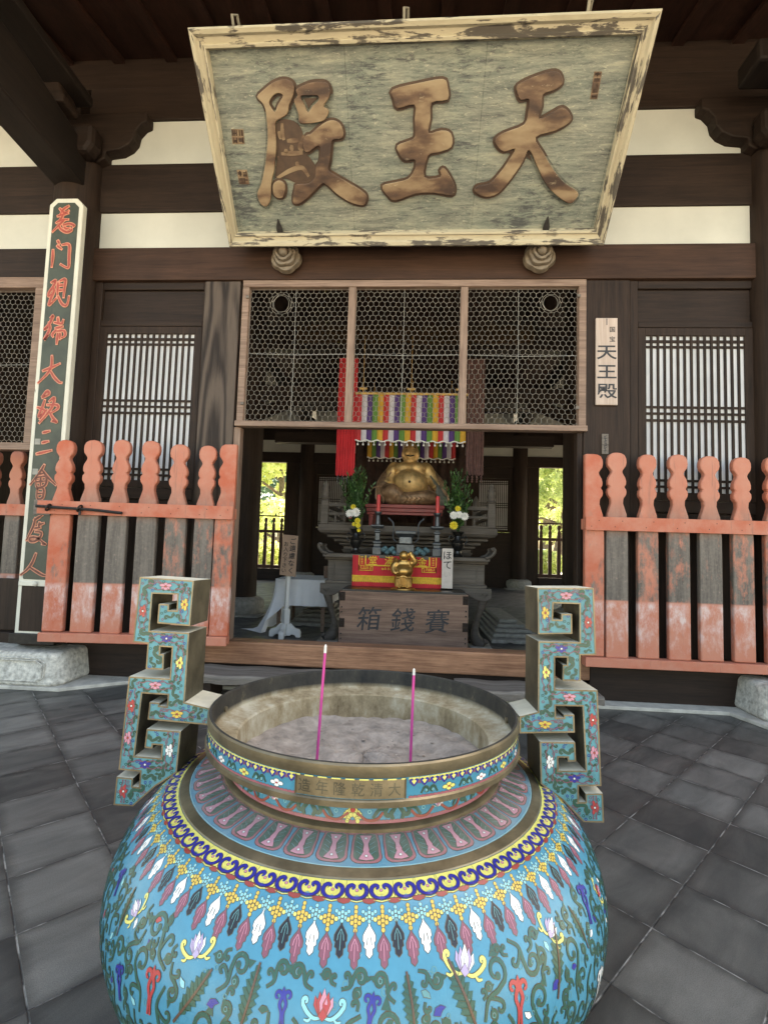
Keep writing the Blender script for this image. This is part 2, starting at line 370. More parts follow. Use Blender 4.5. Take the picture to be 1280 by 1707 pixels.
def mat_letters():
    m, N, L, b = newmat('brown_gilded_lettering'); v = coord(N, L, (.55, 1, 1.5)); n = noise(N, L, v, 3.4, 3, .5, .2); f = noise(N, L, coord(N, L, (.4, 1, 1)), 22, 6, .75)
    h = mth(N, L, 'ADD', mth(N, L, 'MULTIPLY', n, .82), mth(N, L, 'MULTIPLY', f, .18))
    c = ramp(N, L, h, [(.38, (.27, .195, .115)), (.47, (.21, .138, .078)), (.54, (.105, .056, .031)), (.61, (.042, .021, .013))])
    c = mixc(N, L, ramp(N, L, f, [(.62, 0.), (.70, .7)]), c, (.36, .28, .18))
    L.new(c, b.inputs['Base Color']); b.inputs['Roughness'].default_value = .55; bump(N, L, b, f, .4, .006); return m
m_chg = mat_letters()
m_che = flat('dark_brown_letter_edge', (.060, .032, .018), .6, 0, .3, 12)
m_coup = flat('dark_green_lacquer_board', (.040, .046, .030), .55, 0, .4, 4)
m_cbord = mat_chipped('chipped_white_border', (.60, .57, .48), (.10, .09, .07), 9, .64, (1, 1, .3))
m_cred = flat('red_lettering', (.33, .055, .036), .6, 0, .25, 20, 0)
m_cor = flat('salmon_letter_edge', (.56, .22, .135), .6, 0, .2, 20, 0)
m_fig = flat('polished_bronze_gilt', (.50, .28, .085), .30, .8, .3, 14, .25)

# ================================================================ setting
def sheet(name, x0, x1, y0, y1, z, mat, kind='structure', holes=None):
    o = MB().add([(x0,y0,z),(x1,y0,z),(x1,y1,z),(x0,y1,z)], [(0,1,2,3)]).build(name, mat)
    o['kind'] = kind; return o
m_gravel = flat('pale_gravel', (.46, .43, .37), .9, var=.25, sc=30, bmp=.5)
m_gard = flat('bright_dry_ground', (.58, .54, .45), .9, var=.15, sc=3, bmp=.2)
sheet('ground', -150, 150, -150, 150, -.012, m_gravel)
sheet('garden_path', -40, 40, 17.6, 34, -.004, m_gard)
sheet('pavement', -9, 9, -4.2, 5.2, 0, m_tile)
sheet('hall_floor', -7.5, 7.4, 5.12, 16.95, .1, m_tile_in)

# ================================================================ temple hall
hall = thing('temple_hall', 'dark timber temple hall with cream plaster bands and an open central doorway', 'building', (-.11, 5, 0))
XC = -.11; PX = [-11.35, -7.61, -3.87, 3.65, 7.39, 11.1]
def B(name, mat, x0, x1, y0, y1, z0, z1, parent=hall, bev=.008):
    return MB().box(x0, x1, y0, y1, z0, z1).build(name, mat, parent, bevel=bev)
def pillar(x, y, base=True, top=5.95):
    p = MB().lathe([(.275, .36), (.27, 3.2), (.262, top-.25), (.235, top-.05), (.19, top)], 28, (x, y, 0)).build('pillar', m_woodZ, hall, smooth=True)
    if base:
        if y < 5.5:
            o = .53; h = .34; c = .09
            po = [(x-o, y-o+c), (x-o+c, y-o), (x+o-c, y-o), (x+o, y-o+c), (x+o, y+o), (x-o, y+o)]
            f = lambda a, b, d: (x+(a-x)*(1-.1*d/h), y+(b-y)*(1-.1*d/h), d)
            MB().prism(po, f, h, .03).build('stone_base', m_stone, p, bevel=.045, seg=3)
            q = MB()
            for yy in (y-.535,):
                for (a, bb) in ((.40, .235), (.375, .215)):
                    oc = [(-a, .1), (-a+.07, .03+.03), (a-.07, .06), (a, .1), (a, bb), (a-.07, bb+.04), (-a+.07, bb+.04), (-a, bb)]
                    q.tube([(x+p_[0]*.93, yy+.012+.16*p_[1]*.53/.53*.33, p_[1]+.02) for p_ in oc+oc[:1]], .006, 6)
            q.build('carved_border', m_stone, p)
        else:
            MB().lathe([(.30, .10), (.40, .13), (.44, .24), (.42, .36), (.33, .42), (.28, .43)], 28, (x, y, 0)).build('stone_base', m_stone2, p, smooth=True)
            MB().box(x-.5, x+.5, y-.5, y+.5, .08, .125).build('footing_slab', m_stone2, p, bevel=.01)
    return p
for x in PX[1:5]: pillar(x, 5.02)
for x in (-3.25, 3.03): pillar(x, 9.12, True, 6.6)
for x in PX[1:5]: pillar(x, 17.0, True)

def facade(Y, s, front):
    """beams and plaster between the pillars of the front (s=-1) or rear (s=1) row; Y is the wall plane"""
    def yb(a, b): return (Y+s*a, Y+s*b) if s > 0 else (Y+s*b, Y+s*a)
    for i in range(1, 4):
        x0, x1 = PX[i]+.255, PX[i+1]-.255
        for (za, zb) in ((5.66, 6.22), (4.66, 5.14)):
            B('plaster_panel', m_plaster, x0, x1, *yb(-.06, 0), za, zb, bev=0)
        B('tie_beam', m_woodX, x0-.03, x1+.03, *yb(-.12, .03), 5.12, 5.68)
        B('lintel', m_lintel if i == 2 and front else m_woodX, x0-.03, x1+.03, *yb(-.12, .06), 4.312, 4.682)
        B('head_beam', m_woodX, x0-.2, x1+.2, *yb(-.14, .03), 6.205, 6.60)
facade(5.0, -1, True); facade(17.0, 1, False)

# doorway posts, jambs, sill
B('door_post', m_grain, -2.345, -1.95, 4.965, 5.10, .452, 4.309)
B('door_post', m_woodZ, 1.70, 2.165, 4.965, 5.10, .452, 4.309)
B('door_jamb', m_frameZ, -1.946, -1.872, 4.975, 5.08, .452, 2.700)
B('door_jamb', m_woodZ, 1.640, 1.696, 4.975, 5.08, .452, 2.700)
B('sill_beam', m_sill, -2.12, 1.76, 4.93, 5.14, .225, .452, bev=.015)
B('under_sill', m_woodX, -2.10, 1.74, 5.0, 5.12, .03, .222)
B('base_beam', m_woodX, -3.62, -2.125, 4.96, 5.12, .03, .45)
B('base_beam', m_woodX, 1.765, 3.40, 4.96, 5.12, .03, .45)

def lattice(x0, x1, z0, z1, Y, s, parent, ncol=15, dim=False):
    """window: white paper behind a lattice of thin bars grouped in threes of rows"""
    wdw = MB().box(x0-.07, x0, Y-.03, Y+.03, z0-.08, z1+.08).box(x1, x1+.07, Y-.03, Y+.03, z0-.08, z1+.08) \
        .box(x0, x1, Y-.03, Y+.03, z1, z1+.08).box(x0, x1, Y-.03, Y+.03, z0-.08, z0).build('lattice_window', m_woodZ, parent, bevel=.004)
    MB().box(x0, x1, Y-s*.0-.004, Y+.004, z0, z1).build('paper_pane', m_paper, wdw)
    g = MB(); p = (x1-x0)/ncol; yf0, yf1 = sorted((Y+s*.008, Y+s*.026))
    for i in range(ncol+1):
        x = x0+p*i; g.box(max(x0, x-.0105), min(x1, x+.0105), yf0, yf1, z0, z1)
    H_ = z1-z0; y2, y3 = sorted((Y+s*.006, Y+s*.022))
    for za, zb in ((.972, .955), (.935, .921), (.546, .532), (.505, .491), (.462, .447), (.082, .067), (.043, .028)):
        g.box(x0, x1, y2, y3, z0+H_*zb, z0+H_*za)
    g.build('lattice_bars', m_woodZ, wdw)
    return wdw
def side_bay(x0, x1, zl0=2.105, zl1=3.725, Y=5.0):
    """boarded wall beside the doorway with a panel above a lattice window"""
    a, b = x0+.155, x1-.085
    B('wall_stile', m_woodZ, x0, a-.072, Y-.022, Y+.06, .452, 4.309); B('wall_stile', m_woodZ, b+.072, x1, Y-.022, Y+.06, .452, 4.309)
    B('wall_rail', m_woodX, a-.07, b+.07, Y-.018, Y+.06, 4.225, 4.309); B('wall_rail', m_woodX, a-.07, b+.07, Y-.018, Y+.06, 3.81, 3.875)
    B('wall_panel', m_woodX, a-.07, b+.07, Y+.012, Y+.04, 3.876, 4.224); B('wall_rail', m_woodX, a-.07, b+.07, Y-.018, Y+.06, 1.90, 2.02)
    B('wall_panel', m_woodZ, a-.07, b+.07, Y+.012, Y+.04, .452, 1.899)
    lattice(a, b, zl0, zl1, Y+.012, -1, hall)
side_bay(-3.60, -2.348); side_bay(2.168, 3.40)

# wire netting transoms
def chicken(x0, x1, z0, z1, Y, holes=(), w=.0600, r=.0021):
    g = MB(); h = w/math.sqrt(3); row = h*1.5; pts = {}
    def jit(x, z): 
        k = (round(x*400), round(z*400))
        if k not in pts:
            rnd = random.Random(hash(k)); dx = math.sin(z*5.1+x*2)*.006+rnd.uniform(-.004, .004); dz = math.sin(x*4.3+z)*.005+rnd.uniform(-.004, .004)
            for (hx, hz, hr) in holes:
                d = math.hypot(x+dx-hx, z+dz-hz)
                if d < hr*1.5:
                    kk = (hr+(d/(hr*1.5))*(hr*.5))/max(d, 1e-4) if d > hr*.35 else 0
                    if kk == 0: pts[k] = None; return None
                    dx, dz = hx+(x+dx-hx)*kk-x, hz+(z+dz-hz)*kk-z
            pts[k] = (min(max(x+dx, x0), x1), Y+math.sin(x*9+z*7)*.003, min(max(z+dz, z0), z1))
        return pts[k]
    nz = int((z1-z0)/row)+2; nx = int((x1-x0)/w)+2
    for j in range(nz):
        for i in range(nx):
            cx = x0+(i+(.5 if j % 2 else 0))*w; cz = z0+j*row
            if cx > x1+w*.6 or cz > z1+h*.6: continue
            a = jit(cx-w/2, cz-h/2); b = jit(cx-w/2, cz+h/2); c = jit(cx, cz+h); d = jit(cx+w/2, cz+h/2)
            for p, q in ((a, b), (b, c), (c, d)):
                if p and q and math.dist(p, q) > .004: g.tube([p, q], r, 4, cap=False)
    for x in (x0+(x1-x0)*.46,): g.tube([(x, Y-.004, z0), (x+.01, Y-.006, (z0+z1)/2), (x+.004, Y-.004, z1)], r*1.25, 5)
    zc = z0+(z1-z0)*.51; g.tube([(x0, Y-.004, zc), (x0+(x1-x0)*.5, Y-.004, zc-.012), (x1, Y-.004, zc)], r*1.25, 5)
    for hx, hz, hr in holes: g.tube([(hx+hr*math.cos(t*.3), Y, hz+hr*math.sin(t*.3)*1.1) for t in range(22)], r, 4)
    return g
tr = MB(); yf0, yf1 = 4.945, 5.03
tr.box(-1.915, 1.72, yf0, yf1, 4.235, 4.308).box(-1.925, 1.73, yf0-.02, yf1, 2.702, 2.760)
tr.box(-1.915, -1.842, yf0, yf1, 2.762, 4.233).box(1.645, 1.72, yf0, yf1, 2.762, 4.233)
tr = tr.build('transom_frame', m_frame, hall, bevel=.006)
for x0, x1 in ((-.76, -.68), (.430, .508)): MB().box(x0, x1, yf0+.008, yf1, 2.762, 4.233).build('mullion', m_frameZ, tr, bevel=.004)
for x0, x1, hs in ((-1.840, -.762, [(-1.50, 4.07, .085)]), (-.678, .428, []), (.510, 1.643, [(1.37, 4.08, .075)])):
    chicken(x0, x1, 2.764, 4.231, 5.0, hs).build('wire_netting', m_wire, tr)
for x, z in ((-1.86, 4.10), (-1.86, 2.93), (1.63, 4.11), (1.62, 2.93)): MB().box(x-.010, x+.025, 4.925, 4.943, z, z+.028).build('wire_clip', m_plank, tr)

# bays beyond the two front pillars: netting above, boards below
for (x0, x1) in ((-7.34, -4.14), (3.92, 7.12)):
    fr = MB().box(x0, x1, 4.93, 5.05, 4.225, 4.345).box(x0, x1, 4.93, 5.05, 2.40, 2.48).box(x0, x0+.12, 4.93, 5.05, 2.48, 4.225).box(x1-.12, x1, 4.93, 5.05, 2.48, 4.225) \
        .build('transom_frame', m_frame, hall, bevel=.006)
    xa, xb = (x1-1.6, x1-.12) if x0 < 0 else (x0+.12, x0+.9)
    chicken(xa, xb, 2.482, 4.222, 5.0).build('wire_netting', m_wire, fr)
    B('wall_panel', m_woodZ, x0, x1, 5.0, 5.05, .45, 1.0); B('base_beam', m_woodX, x0, x1, 4.9, 5.1, .03, .448)
# stone ledge under the wall, stepping out round the pillar bases
def ledge(pts):
    MB().prism(pts, lambda a, b, d: (a, b, d), .035, 0).build('stone_ledge', m_ledge, hall, bevel=.006)
ledge([(-7.5, 4.46), (-3.33, 4.49), (-2.86, 4.815), (-.3, 4.815), (2.98, 4.795), (3.09, 4.46), (7.4, 4.44), (7.4, 5.1), (-7.5, 5.1)])

# bracket arms over the front pillars
def bracket(x, Y=5.0):
    prof = [(-.80, 6.203), (-.80, 6.10), (-.74, 6.075), (-.675, 6.0), (-.655, 5.90), (-.60, 5.83), (-.50, 5.775), (-.34, 5.755), (-.34, 5.67), (-.27, 5.64)]
    po = prof+[(-a, b) for a, b in prof[::-1]]
    p = MB().prism(po, lambda a, b, d: (x+a, d, b), Y-.13, Y+.14).build('bracket_arm', m_woodX, hall, bevel=.012)
    MB().prism([(-.33, 5.92), (-.33, 5.70), (-.27, 5.60), (.27, 5.60), (.33, 5.70), (.33, 5.92)], lambda a, b, d: (x+a, d, b), Y-.33, Y-.133).build('bearing_block', m_woodX, p, bevel=.05)
    MB().prism([(-.2, 5.9), (-.2, 5.97), (-.1, 6.2), (.1, 6.2), (.2, 5.97), (.2, 5.9)], lambda a, b, d: (x+a, d, b), Y-.6, Y-.37).build('nosing', m_woodX, p, bevel=.02)
bracket(PX[2]); bracket(PX[3])
for x in (PX[2], PX[3]):
    po = [(4.98, 5.30), (4.98, 5.72), (3.9, 5.95), (2.7, 6.0), (2.7, 5.44), (3.9, 5.38)]
    MB().prism(po, lambda a, b, d: (d, a, b), x-.17, x+.17).build('outer_tie_beam', m_woodY, hall, bevel=.02)
    MB().box(x-.33, x+.30, 2.65, 4.7, 6.10, 6.205).build('eave_beam', m_woodY, hall, bevel=.02)
    MB().box(x-.62, x-.20, 4.30, 4.62, 6.02, 6.235).build('bracket_block', m_woodY, hall, bevel=.03)

# eaves: boarded soffit with rafters, and the roof over all
sof = MB().add([(-13, 2.6, 6.407), (13, 2.6, 6.407), (13, 6.6, 7.36), (-13, 6.6, 7.36)], [(3, 2, 1, 0)]).build('eave_soffit', m_soffit, hall)
for k in range(24):
    x = XC+(k-11.5)*.62
    MB().add([(x+a, y, z-dz) for y, z in ((2.6, 6.402), (5.6, 7.118)) for a in (-.06, .06) for dz in (0, .05)],
             [(0, 2, 3, 1), (4, 5, 7, 6), (0, 1, 5, 4), (2, 6, 7, 3), (1, 3, 7, 5), (0, 4, 6, 2)]).build('rafter', m_soffit, sof)
m_roof = flat('grey_roof_tiles', (.13, .13, .135), .7, var=.3, sc=6)
rf = MB()
for sgn in (0, 1):
    yy = (lambda y: y) if not sgn else (lambda y: 22-y)
    a = [(-13.5, yy(2.4), 6.46), (13.5, yy(2.4), 6.46), (13.5, yy(11), 11.5), (-13.5, yy(11), 11.5)]
    rf.add([(x, y, z) for x, y, z in a]+[(x, y, z+.3) for x, y, z in a], [(0, 1, 2, 3), (7, 6, 5, 4), (0, 4, 5, 1), (1, 5, 6, 2), (2, 6, 7, 3), (3, 7, 4, 0)])
rf.build('roof', m_roof, hall, clean=True)
for xa in (-7.75, 7.38):
    B('end_wall', m_woodZ, xa, xa+.15, 9.2, 17.0, 0, .7); B('end_wall', m_woodZ, xa, xa+.15, 9.2, 17.0, 2.9, 9); B('end_wall', m_woodZ, xa, xa+.15, 5.0, 9.19, 0, 9)
    for y in (9.2, 12.9, 16.8): B('end_post', m_woodZ, xa-.05, xa+.2, y, y+.25, .702, 2.898)
B('gable_wall', m_plaster, -13.2, -7.76, 4.9, 5.05, 0, 6.6); B('gable_wall', m_plaster, 7.54, 13.2, 4.9, 5.05, 0, 6.6)
B('upper_wall', m_woodX, -7.6, 7.4, 5.0, 5.1, 6.62, 7.3); B('upper_wall', m_woodX, -7.6, 7.4, 16.95, 17.05, 6.62, 7.4)
B('inner_ceiling', m_soffit, -7.6, 7.4, 5.1, 16.95, 7.05, 7.12)
for y in (9.12, 13): B('cross_beam', m_woodX, PX[2], PX[3], y-.16, y+.16, 5.2, 5.65); B('cross_beam', m_woodX, PX[2], PX[3], y-.13, y+.13, 4.2, 4.5)
for x in (PX[2], PX[3]): B('long_beam', m_woodY, x-.15, x+.15, 5.3, 16.8, 5.7, 6.15)
# curved inner struts seen through the netting
for sx in (-1, 1):
    MB().tube([(XC+sx*3.4, 9, 3.6), (XC+sx*2.9, 9, 3.95), (XC+sx*2.2, 9, 4.2)], [.10, .13, .10], 10).build('strut', m_woodX, hall, smooth=True)
B('inner_beam', wood('golden_brown_beam', (.03, .015, .006), (.075, .038, .015), 'X', 5), -2.3, 2.1, 8.75, 8.83, 5.25, 5.6)

# rear wall: openings in the outer bays, lattices beside the centre, boards behind the altar
for sx, (o0, o1), (l0, l1) in ((-1, (-6.95, -4.62), (-3.42, -2.43)), (1, (4.30, 6.75), (2.25, 3.25))):
    a, b = (PX[1]+.27, o0) if sx < 0 else (o1, PX[4]-.27)
    B('rear_board_wall', m_woodZ, a, b, 16.95, 17.05, .1, 4.35, bev=0)
    a, b = (o1, PX[2]-.27) if sx < 0 else (PX[3]+.27, o0)
    B('rear_board_wall', m_woodZ, a, b, 16.93, 17.07, .1, 4.35, bev=0)
    B('rear_threshold', m_woodX, o0, o1, 16.9, 17.1, .05, .5)
    for xa in (l0-.19, l1+.07): B('rear_board_wall', m_woodZ, xa, xa+.12, 16.95, 17.05, .1, 4.35, bev=0)
    B('rear_board_wall', m_woodX, l0-.07, l1+.07, 16.95, 17.05, 3.91, 4.35, bev=0); B('rear_board_wall', m_woodX, l0-.07, l1+.07, 16.95, 17.05, .1, 2.02, bev=0)
    lattice(l0, l1, 2.105, 3.825, 17.0, -1, hall)
B('rear_board_wall', m_woodZ, -2.235, 2.055, 16.95, 17.05, .1, 4.35, bev=0)
# ================================================================ red picket fences
# half-width of a board against height (above its foot), top = 1
PROF = [(.100, .42), (.100, 1.60), (.098, 1.70), (.090, 1.83), (.088, 1.85), (.072, 1.90), (.056, 1.955), (.060, 2.0), (.083, 2.035), (.088, 2.062), (.084, 2.09),
        (.066, 2.112), (.083, 2.135), (.085, 2.17), (.076, 2.205), (.056, 2.24), (.048, 2.262), (.060, 2.285), (.082, 2.315), (.089, 2.35), (.086, 2.39), (.070, 2.425), (.040, 2.443), (.0, 2.449)]
def board_outline(side=0, z0=None):
    P = [(a, b if b > .5 or z0 is None else z0) for a, b in PROF]
    R2 = [(a, b) for a, b in P]; L2 = [(-a, b) for a, b in P[:-1]]
    if side == 1: L2 = [(-.085, P[0][1]), (-.085, 2.449)]          # straight on its left edge
    if side == -1: R2 = [(.085, P[0][1]), (.085, 2.449)]
    return R2+L2[::-1]
def fence(name, label, x0, x1, y0, y1, xs, wears, fades, sides=(), zb=.40, ht=1.0, mat=None, latch=False, ext=.0, name2='picket'):
    """boards at xs between two rails; the line runs from (x0,y0) to (x1,y1)"""
    mat = mat or m_redp
    t = thing(name, label, 'fence', (x0, y0, 0), (0, 0, math.atan2(y1-y0, x1-x0)))
    L_ = math.hypot(x1-x0, y1-y0); k = L_/(x1-x0)
    sides = dict(sides)
    for i, x in enumerate(xs):
        a0 = (x-x0)*k; rnd = random.Random(i*7+int(x0*10)); zt = rnd.uniform(-.012, .012)
        p = MB().prism(board_outline(sides.get(i, 0), zb+.09), lambda a, b, d: (a0+a*(1+.04*math.sin(i*2.1)), d, b+zt*(b-1)), -.032, .032).build('picket', mat, t, local=True, bevel=.012, seg=2)
        p['wear'] = float(wears[i % len(wears)]); p['fade'] = float(fades[i % len(fades)])
    r = MB().box(-ext, L_, -.066, -.0345, 1.695, 1.825)
    for x in xs:
        for e in (-.035, .035): r.ball(((x-x0)*k+e, -.065, 1.76+e*.8), .0055, 8, 1, (1, .5, 1))
    r = r.build('rail', [mat, m_iron], t, local=True, bevel=.006); r['wear'] = 0.1; r['fade'] = .12
    r = MB().box(-.0, L_, -.07, .05, zb, zb+.088).build('rail', mat, t, local=True, bevel=.006); r['wear'] = .0; r['fade'] = .55
    r = MB().box(0, L_, .0345, .08, 1.70, 1.81).build('rail', mat, t, local=True, bevel=.006); r['wear'] = .0; r['fade'] = .4
    if latch:
        q = MB(); q.tube([(-.09, -.095, 1.765), (.1, -.10, 1.757), (.45, -.10, 1.745), (.74, -.095, 1.722)], .014, 8)
        for a in (.03, .33): q.tube([(a+.018*math.cos(u*.5)*.8, -.098+.03*math.sin(u*.5), 1.755+.03*math.cos(u*.5)) for u in range(14)], .009, 6)
        q.tube([(.33, -.09, 1.74), (.335, -.10, 1.69)], .012, 6)
        q.build('latch_bar', m_iron, t, local=True, smooth=True)
        MB().box(-ext-.04, .02, -.06, -.02, 1.68, 1.83).build('rail_end', m_plank, t, local=True, bevel=.006)
    return t
fence('wooden_fence', 'red picket fence gate with a dark iron latch bar left of the doorway', -3.60, -1.80, 4.58, 4.74,
      [-3.495, -3.222, -2.942, -2.655, -2.37, -2.09, -1.885], [.2, .80, .86, .82, .46, .50, .35], [.0, .75, .5, .3, .8, .55, .0], [(6, -1)], .455, latch=True, ext=.1)
fence('wooden_fence', 'red picket fence right of the doorway in front of the dark base beam', 1.655, 3.55, 4.82, 4.82,
      [1.742, 1.963, 2.253, 2.541, 2.833, 3.13, 3.43], [.25, .66, .34, .46, .60, .40, .4], [.2, .9, .65, .7, .95, .7, .4], [(0, 1)], .40)
fence('wooden_fence', 'short faded pink picket fence cut off at the left photo edge behind the couplet board', -6.2, -4.15, 5.35, 5.30,
      [-6.08, -5.8, -5.5, -5.2, -4.93, -4.62, -4.26], [.8, .7, .7, .7, .6, .75, .3], [.9, .8, .9, .8, .9, .95, .85], [], .50)
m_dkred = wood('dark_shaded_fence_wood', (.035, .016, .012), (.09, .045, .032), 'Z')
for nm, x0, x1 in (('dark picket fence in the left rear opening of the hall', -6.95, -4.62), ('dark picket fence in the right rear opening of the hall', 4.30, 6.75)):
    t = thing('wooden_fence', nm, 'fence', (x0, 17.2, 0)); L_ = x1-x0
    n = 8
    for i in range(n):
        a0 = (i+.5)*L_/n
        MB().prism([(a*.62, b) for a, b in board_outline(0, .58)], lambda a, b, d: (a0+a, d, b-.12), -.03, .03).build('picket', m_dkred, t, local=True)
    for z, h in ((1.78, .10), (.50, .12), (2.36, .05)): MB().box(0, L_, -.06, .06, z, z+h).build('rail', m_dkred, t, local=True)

# ================================================================ great signboard over the doorway
TL, TR, BL, BR = [np.array(p) for p in (fy(313, 46, 3.55), fy(1104, 14, 3.55), fy(383, 412, 4.74), fy(1006, 409, 4.74))]
mid_b, mid_t = (BL+BR)/2, (TL+TR)/2
st = math.atan2(mid_b[1]-mid_t[1], mid_t[2]-mid_b[2])
sign = thing('signboard', 'large tilted signboard with weathered green panel, cream frame and three golden characters', 'signboard', tuple(mid_b), (st, 0, math.atan2((BR-BL)[1], (BR-BL)[0])))
SM = np.array(XF[sign]); SMi = np.linalg.inv(SM); s_n = SM[:3, 1]; 
def sg(u, v, off=0.0):
    """pixel -> sign plane coordinates (x along, z up), plane pushed out of the panel by off"""
    p0 = SM[:3, 3]-s_n*off; p = plane_hit(u, v, p0, s_n); q = SMi@np.append(p, 1); return (q[0], q[2])
oc = [sg(*p, .07) for p in ((383, 412), (1006, 409), (1104, 14), (313, 46))]
ic = [sg(*p, .0) for p in ((397, 386), (989, 380), (1062, 60), (349, 84))]
lerp = lambda a, b, t: (a[0]+(b[0]-a[0])*t, a[1]+(b[1]-a[1])*t)
secs = [(0, .10), (0, -.07), (.10, -.088), (.30, -.080), (.42, -.055), (.72, -.045), (.78, -.06), (.92, -.055), (1.0, 0.0), (1.0, .10)]
for k in range(4):
    a, b = oc[k], oc[(k+1) % 4]; c, d = ic[k], ic[(k+1) % 4]; q = MB(); vs = []
    for f, y in secs:
        p1, p2 = lerp(a, c, f), lerp(b, d, f); vs += [(p1[0], y, p1[1]), (p2[0], y, p2[1])]
    n = len(secs); q.add(vs, [(2*i, 2*i+1, 2*i+3, 2*i+2) for i in range(n-1)]+[(2*n-2, 2*n-1, 1, 0)])
    q.build('frame_side', m_signf if k in (0, 2) else m_signf_v, sign, local=True, clean=True)
    # carved corner ornament and beading
ib = [lerp(i_, (0, .8), -.004) for i_ in ic]
MB().prism(ib, lambda a, b, d: (a, d, b), .001, .095).build('panel', m_signp, sign, local=True)
MB().prism(oc, lambda a, b, d: (a*.985, d, b*.97+.01), .105, .24).build('back_board', m_signb, sign, local=True)
def px(base, sc, pts): return [(base[0]+x/sc, base[1]+y/sc) for x, y in pts]
B5, B6 = ((430, 120), 6.095), ((620, 110), 3.282)
A_ = [(5,250),(70,180),(160,110),(260,75),(340,95),(375,150),(360,250),(320,340),(300,430),(190,500),(185,600),(190,700),(190,800),(180,900),(170,1000),(150,1080),(140,1180),(138,1270),(110,1345),(75,1358),(30,1320),(5,1230),(45,1130),(70,1020),(90,900),(105,760),(110,620),(100,480),(85,370),(55,310)]
Ah = [(120,310),(160,240),(215,212),(265,235),(240,290),(210,340),(185,405),(150,375)]
Bq = [(395,185),(440,150),(540,110),(640,100),(710,120),(740,190),(725,260),(670,345),(715,380),(715,430),(670,490),(560,515),(435,515),(425,440),(400,360),(375,290),(395,262),(410,230)]
Bh = [(440,245),(530,235),(615,238),(622,285),(560,350),(515,410),(475,330)]
Cq = [(540,630),(620,560),(700,505),(770,490),(840,530),(872,620),(850,670),(760,690),(745,800),(735,900),(720,990),(780,1040),(900,1110),(1050,1200),(1105,1260),(1090,1330),(1040,1345),(930,1310),(800,1225),(720,1150),(665,1125),(600,1180),(520,1260),(440,1325),(375,1330),(365,1270),(380,1190),(400,1140),(520,1130),(590,1060),(600,960),(635,900),(640,760),(600,750),(520,810),(480,790),(470,700),(500,640)]
Dq = [(195,520),(330,485),(420,540),(462,640),(462,800),(520,860),(590,960),(575,1050),(500,1115),(400,1130),(300,1085),(200,1075),(175,1060),(195,900)]
Eq = [(165,1140),(215,1100),(270,1125),(283,1200),(260,1265),(210,1270),(170,1230)]
Wq = [(115,130),(250,95),(385,72),(410,110),(412,182),(325,200),(318,290),(308,368),(380,352),(430,370),(432,440),(360,470),(305,490),(285,608),(375,605),(372,570),(395,560),(435,620),(452,670),(435,705),(340,690),(240,695),(130,732),(90,710),(58,655),(130,635),(200,615),(235,560),(235,510),(180,515),(150,480),(140,435),(200,410),(235,385),(235,290),(232,210),(140,230),(120,180)]
Tq = [(795,105),(870,65),(980,30),(1025,45),(1035,95),(990,130),(930,155),(925,220),(908,290),(980,255),(1040,228),(1080,270),(1075,305),(1000,350),(890,388),(930,470),(990,570),(1050,640),(1118,685),(1112,720),(1075,748),(1000,700),(940,630),(900,545),(855,455),(820,520),(760,610),(690,690),(620,712),(562,685),(575,655),(640,640),(700,580),(750,510),(780,450),(720,465),(685,440),(672,400),(720,365),(830,320),(850,250),(855,180),(810,185),(790,140)]
def sgp(base, pts, k=3): return [sg(*p) for p in smooth_closed(px(base[0], base[1], pts), k)]
def letter(name, groups, parent=sign):
    """raised brush characters: dark edge layer and a gilded body standing out of it"""
    q = MB()
    for i, polys in enumerate(groups):
        for off, e, yb, mi in ((.020, .004, -.006, 1), (-.004, .014, -.014, 0)):
            vs, fs = outline(polys, e, .006 if mi == 0 else 0, off)
            q.add([(x, yb-.0015*i-z, y) for x, y, z in vs], [f[::-1] for f in fs], mi)
    return q
q = letter('character', [[sgp(B5, A_), sgp(B5, Ah)], [sgp(B5, Bq), sgp(B5, Bh)], [sgp(B5, Cq)], [sgp(B5, Eq)]])
vs, fs = outline([sgp(B5, Dq)], .004); q.add([(x, -.006-z, y) for x, y, z in vs], [f[::-1] for f in fs], 1)
for st_ in ([(250,520),(255,640),(270,690)], [(215,600),(240,680)], [(350,740),(345,800)], [(290,780),(290,830)], [(205,880),(225,870)], [(200,1075),(330,1000),(450,970),(520,1060)], [(385,935),(420,930)], [(470,640),(430,760),(460,800)], [(300,700),(420,690)], [(240,830),(460,820)]):
    v2, f2 = ribbon([sg(*p) for p in smooth_open(px(*B5, st_), 5)], lambda t: .022+.016*math.sin(t*3)); q.add([(x, -.014, z) for x, z in v2], f2, 0)
q.build('character', [m_chg, m_che], sign, local=True)
letter('c', [[sgp(B6, Wq)]]).build('character', [m_chg, m_che], sign, local=True)
letter('c', [[sgp(B6, Tq)]]).build('character', [m_chg, m_che], sign, local=True)
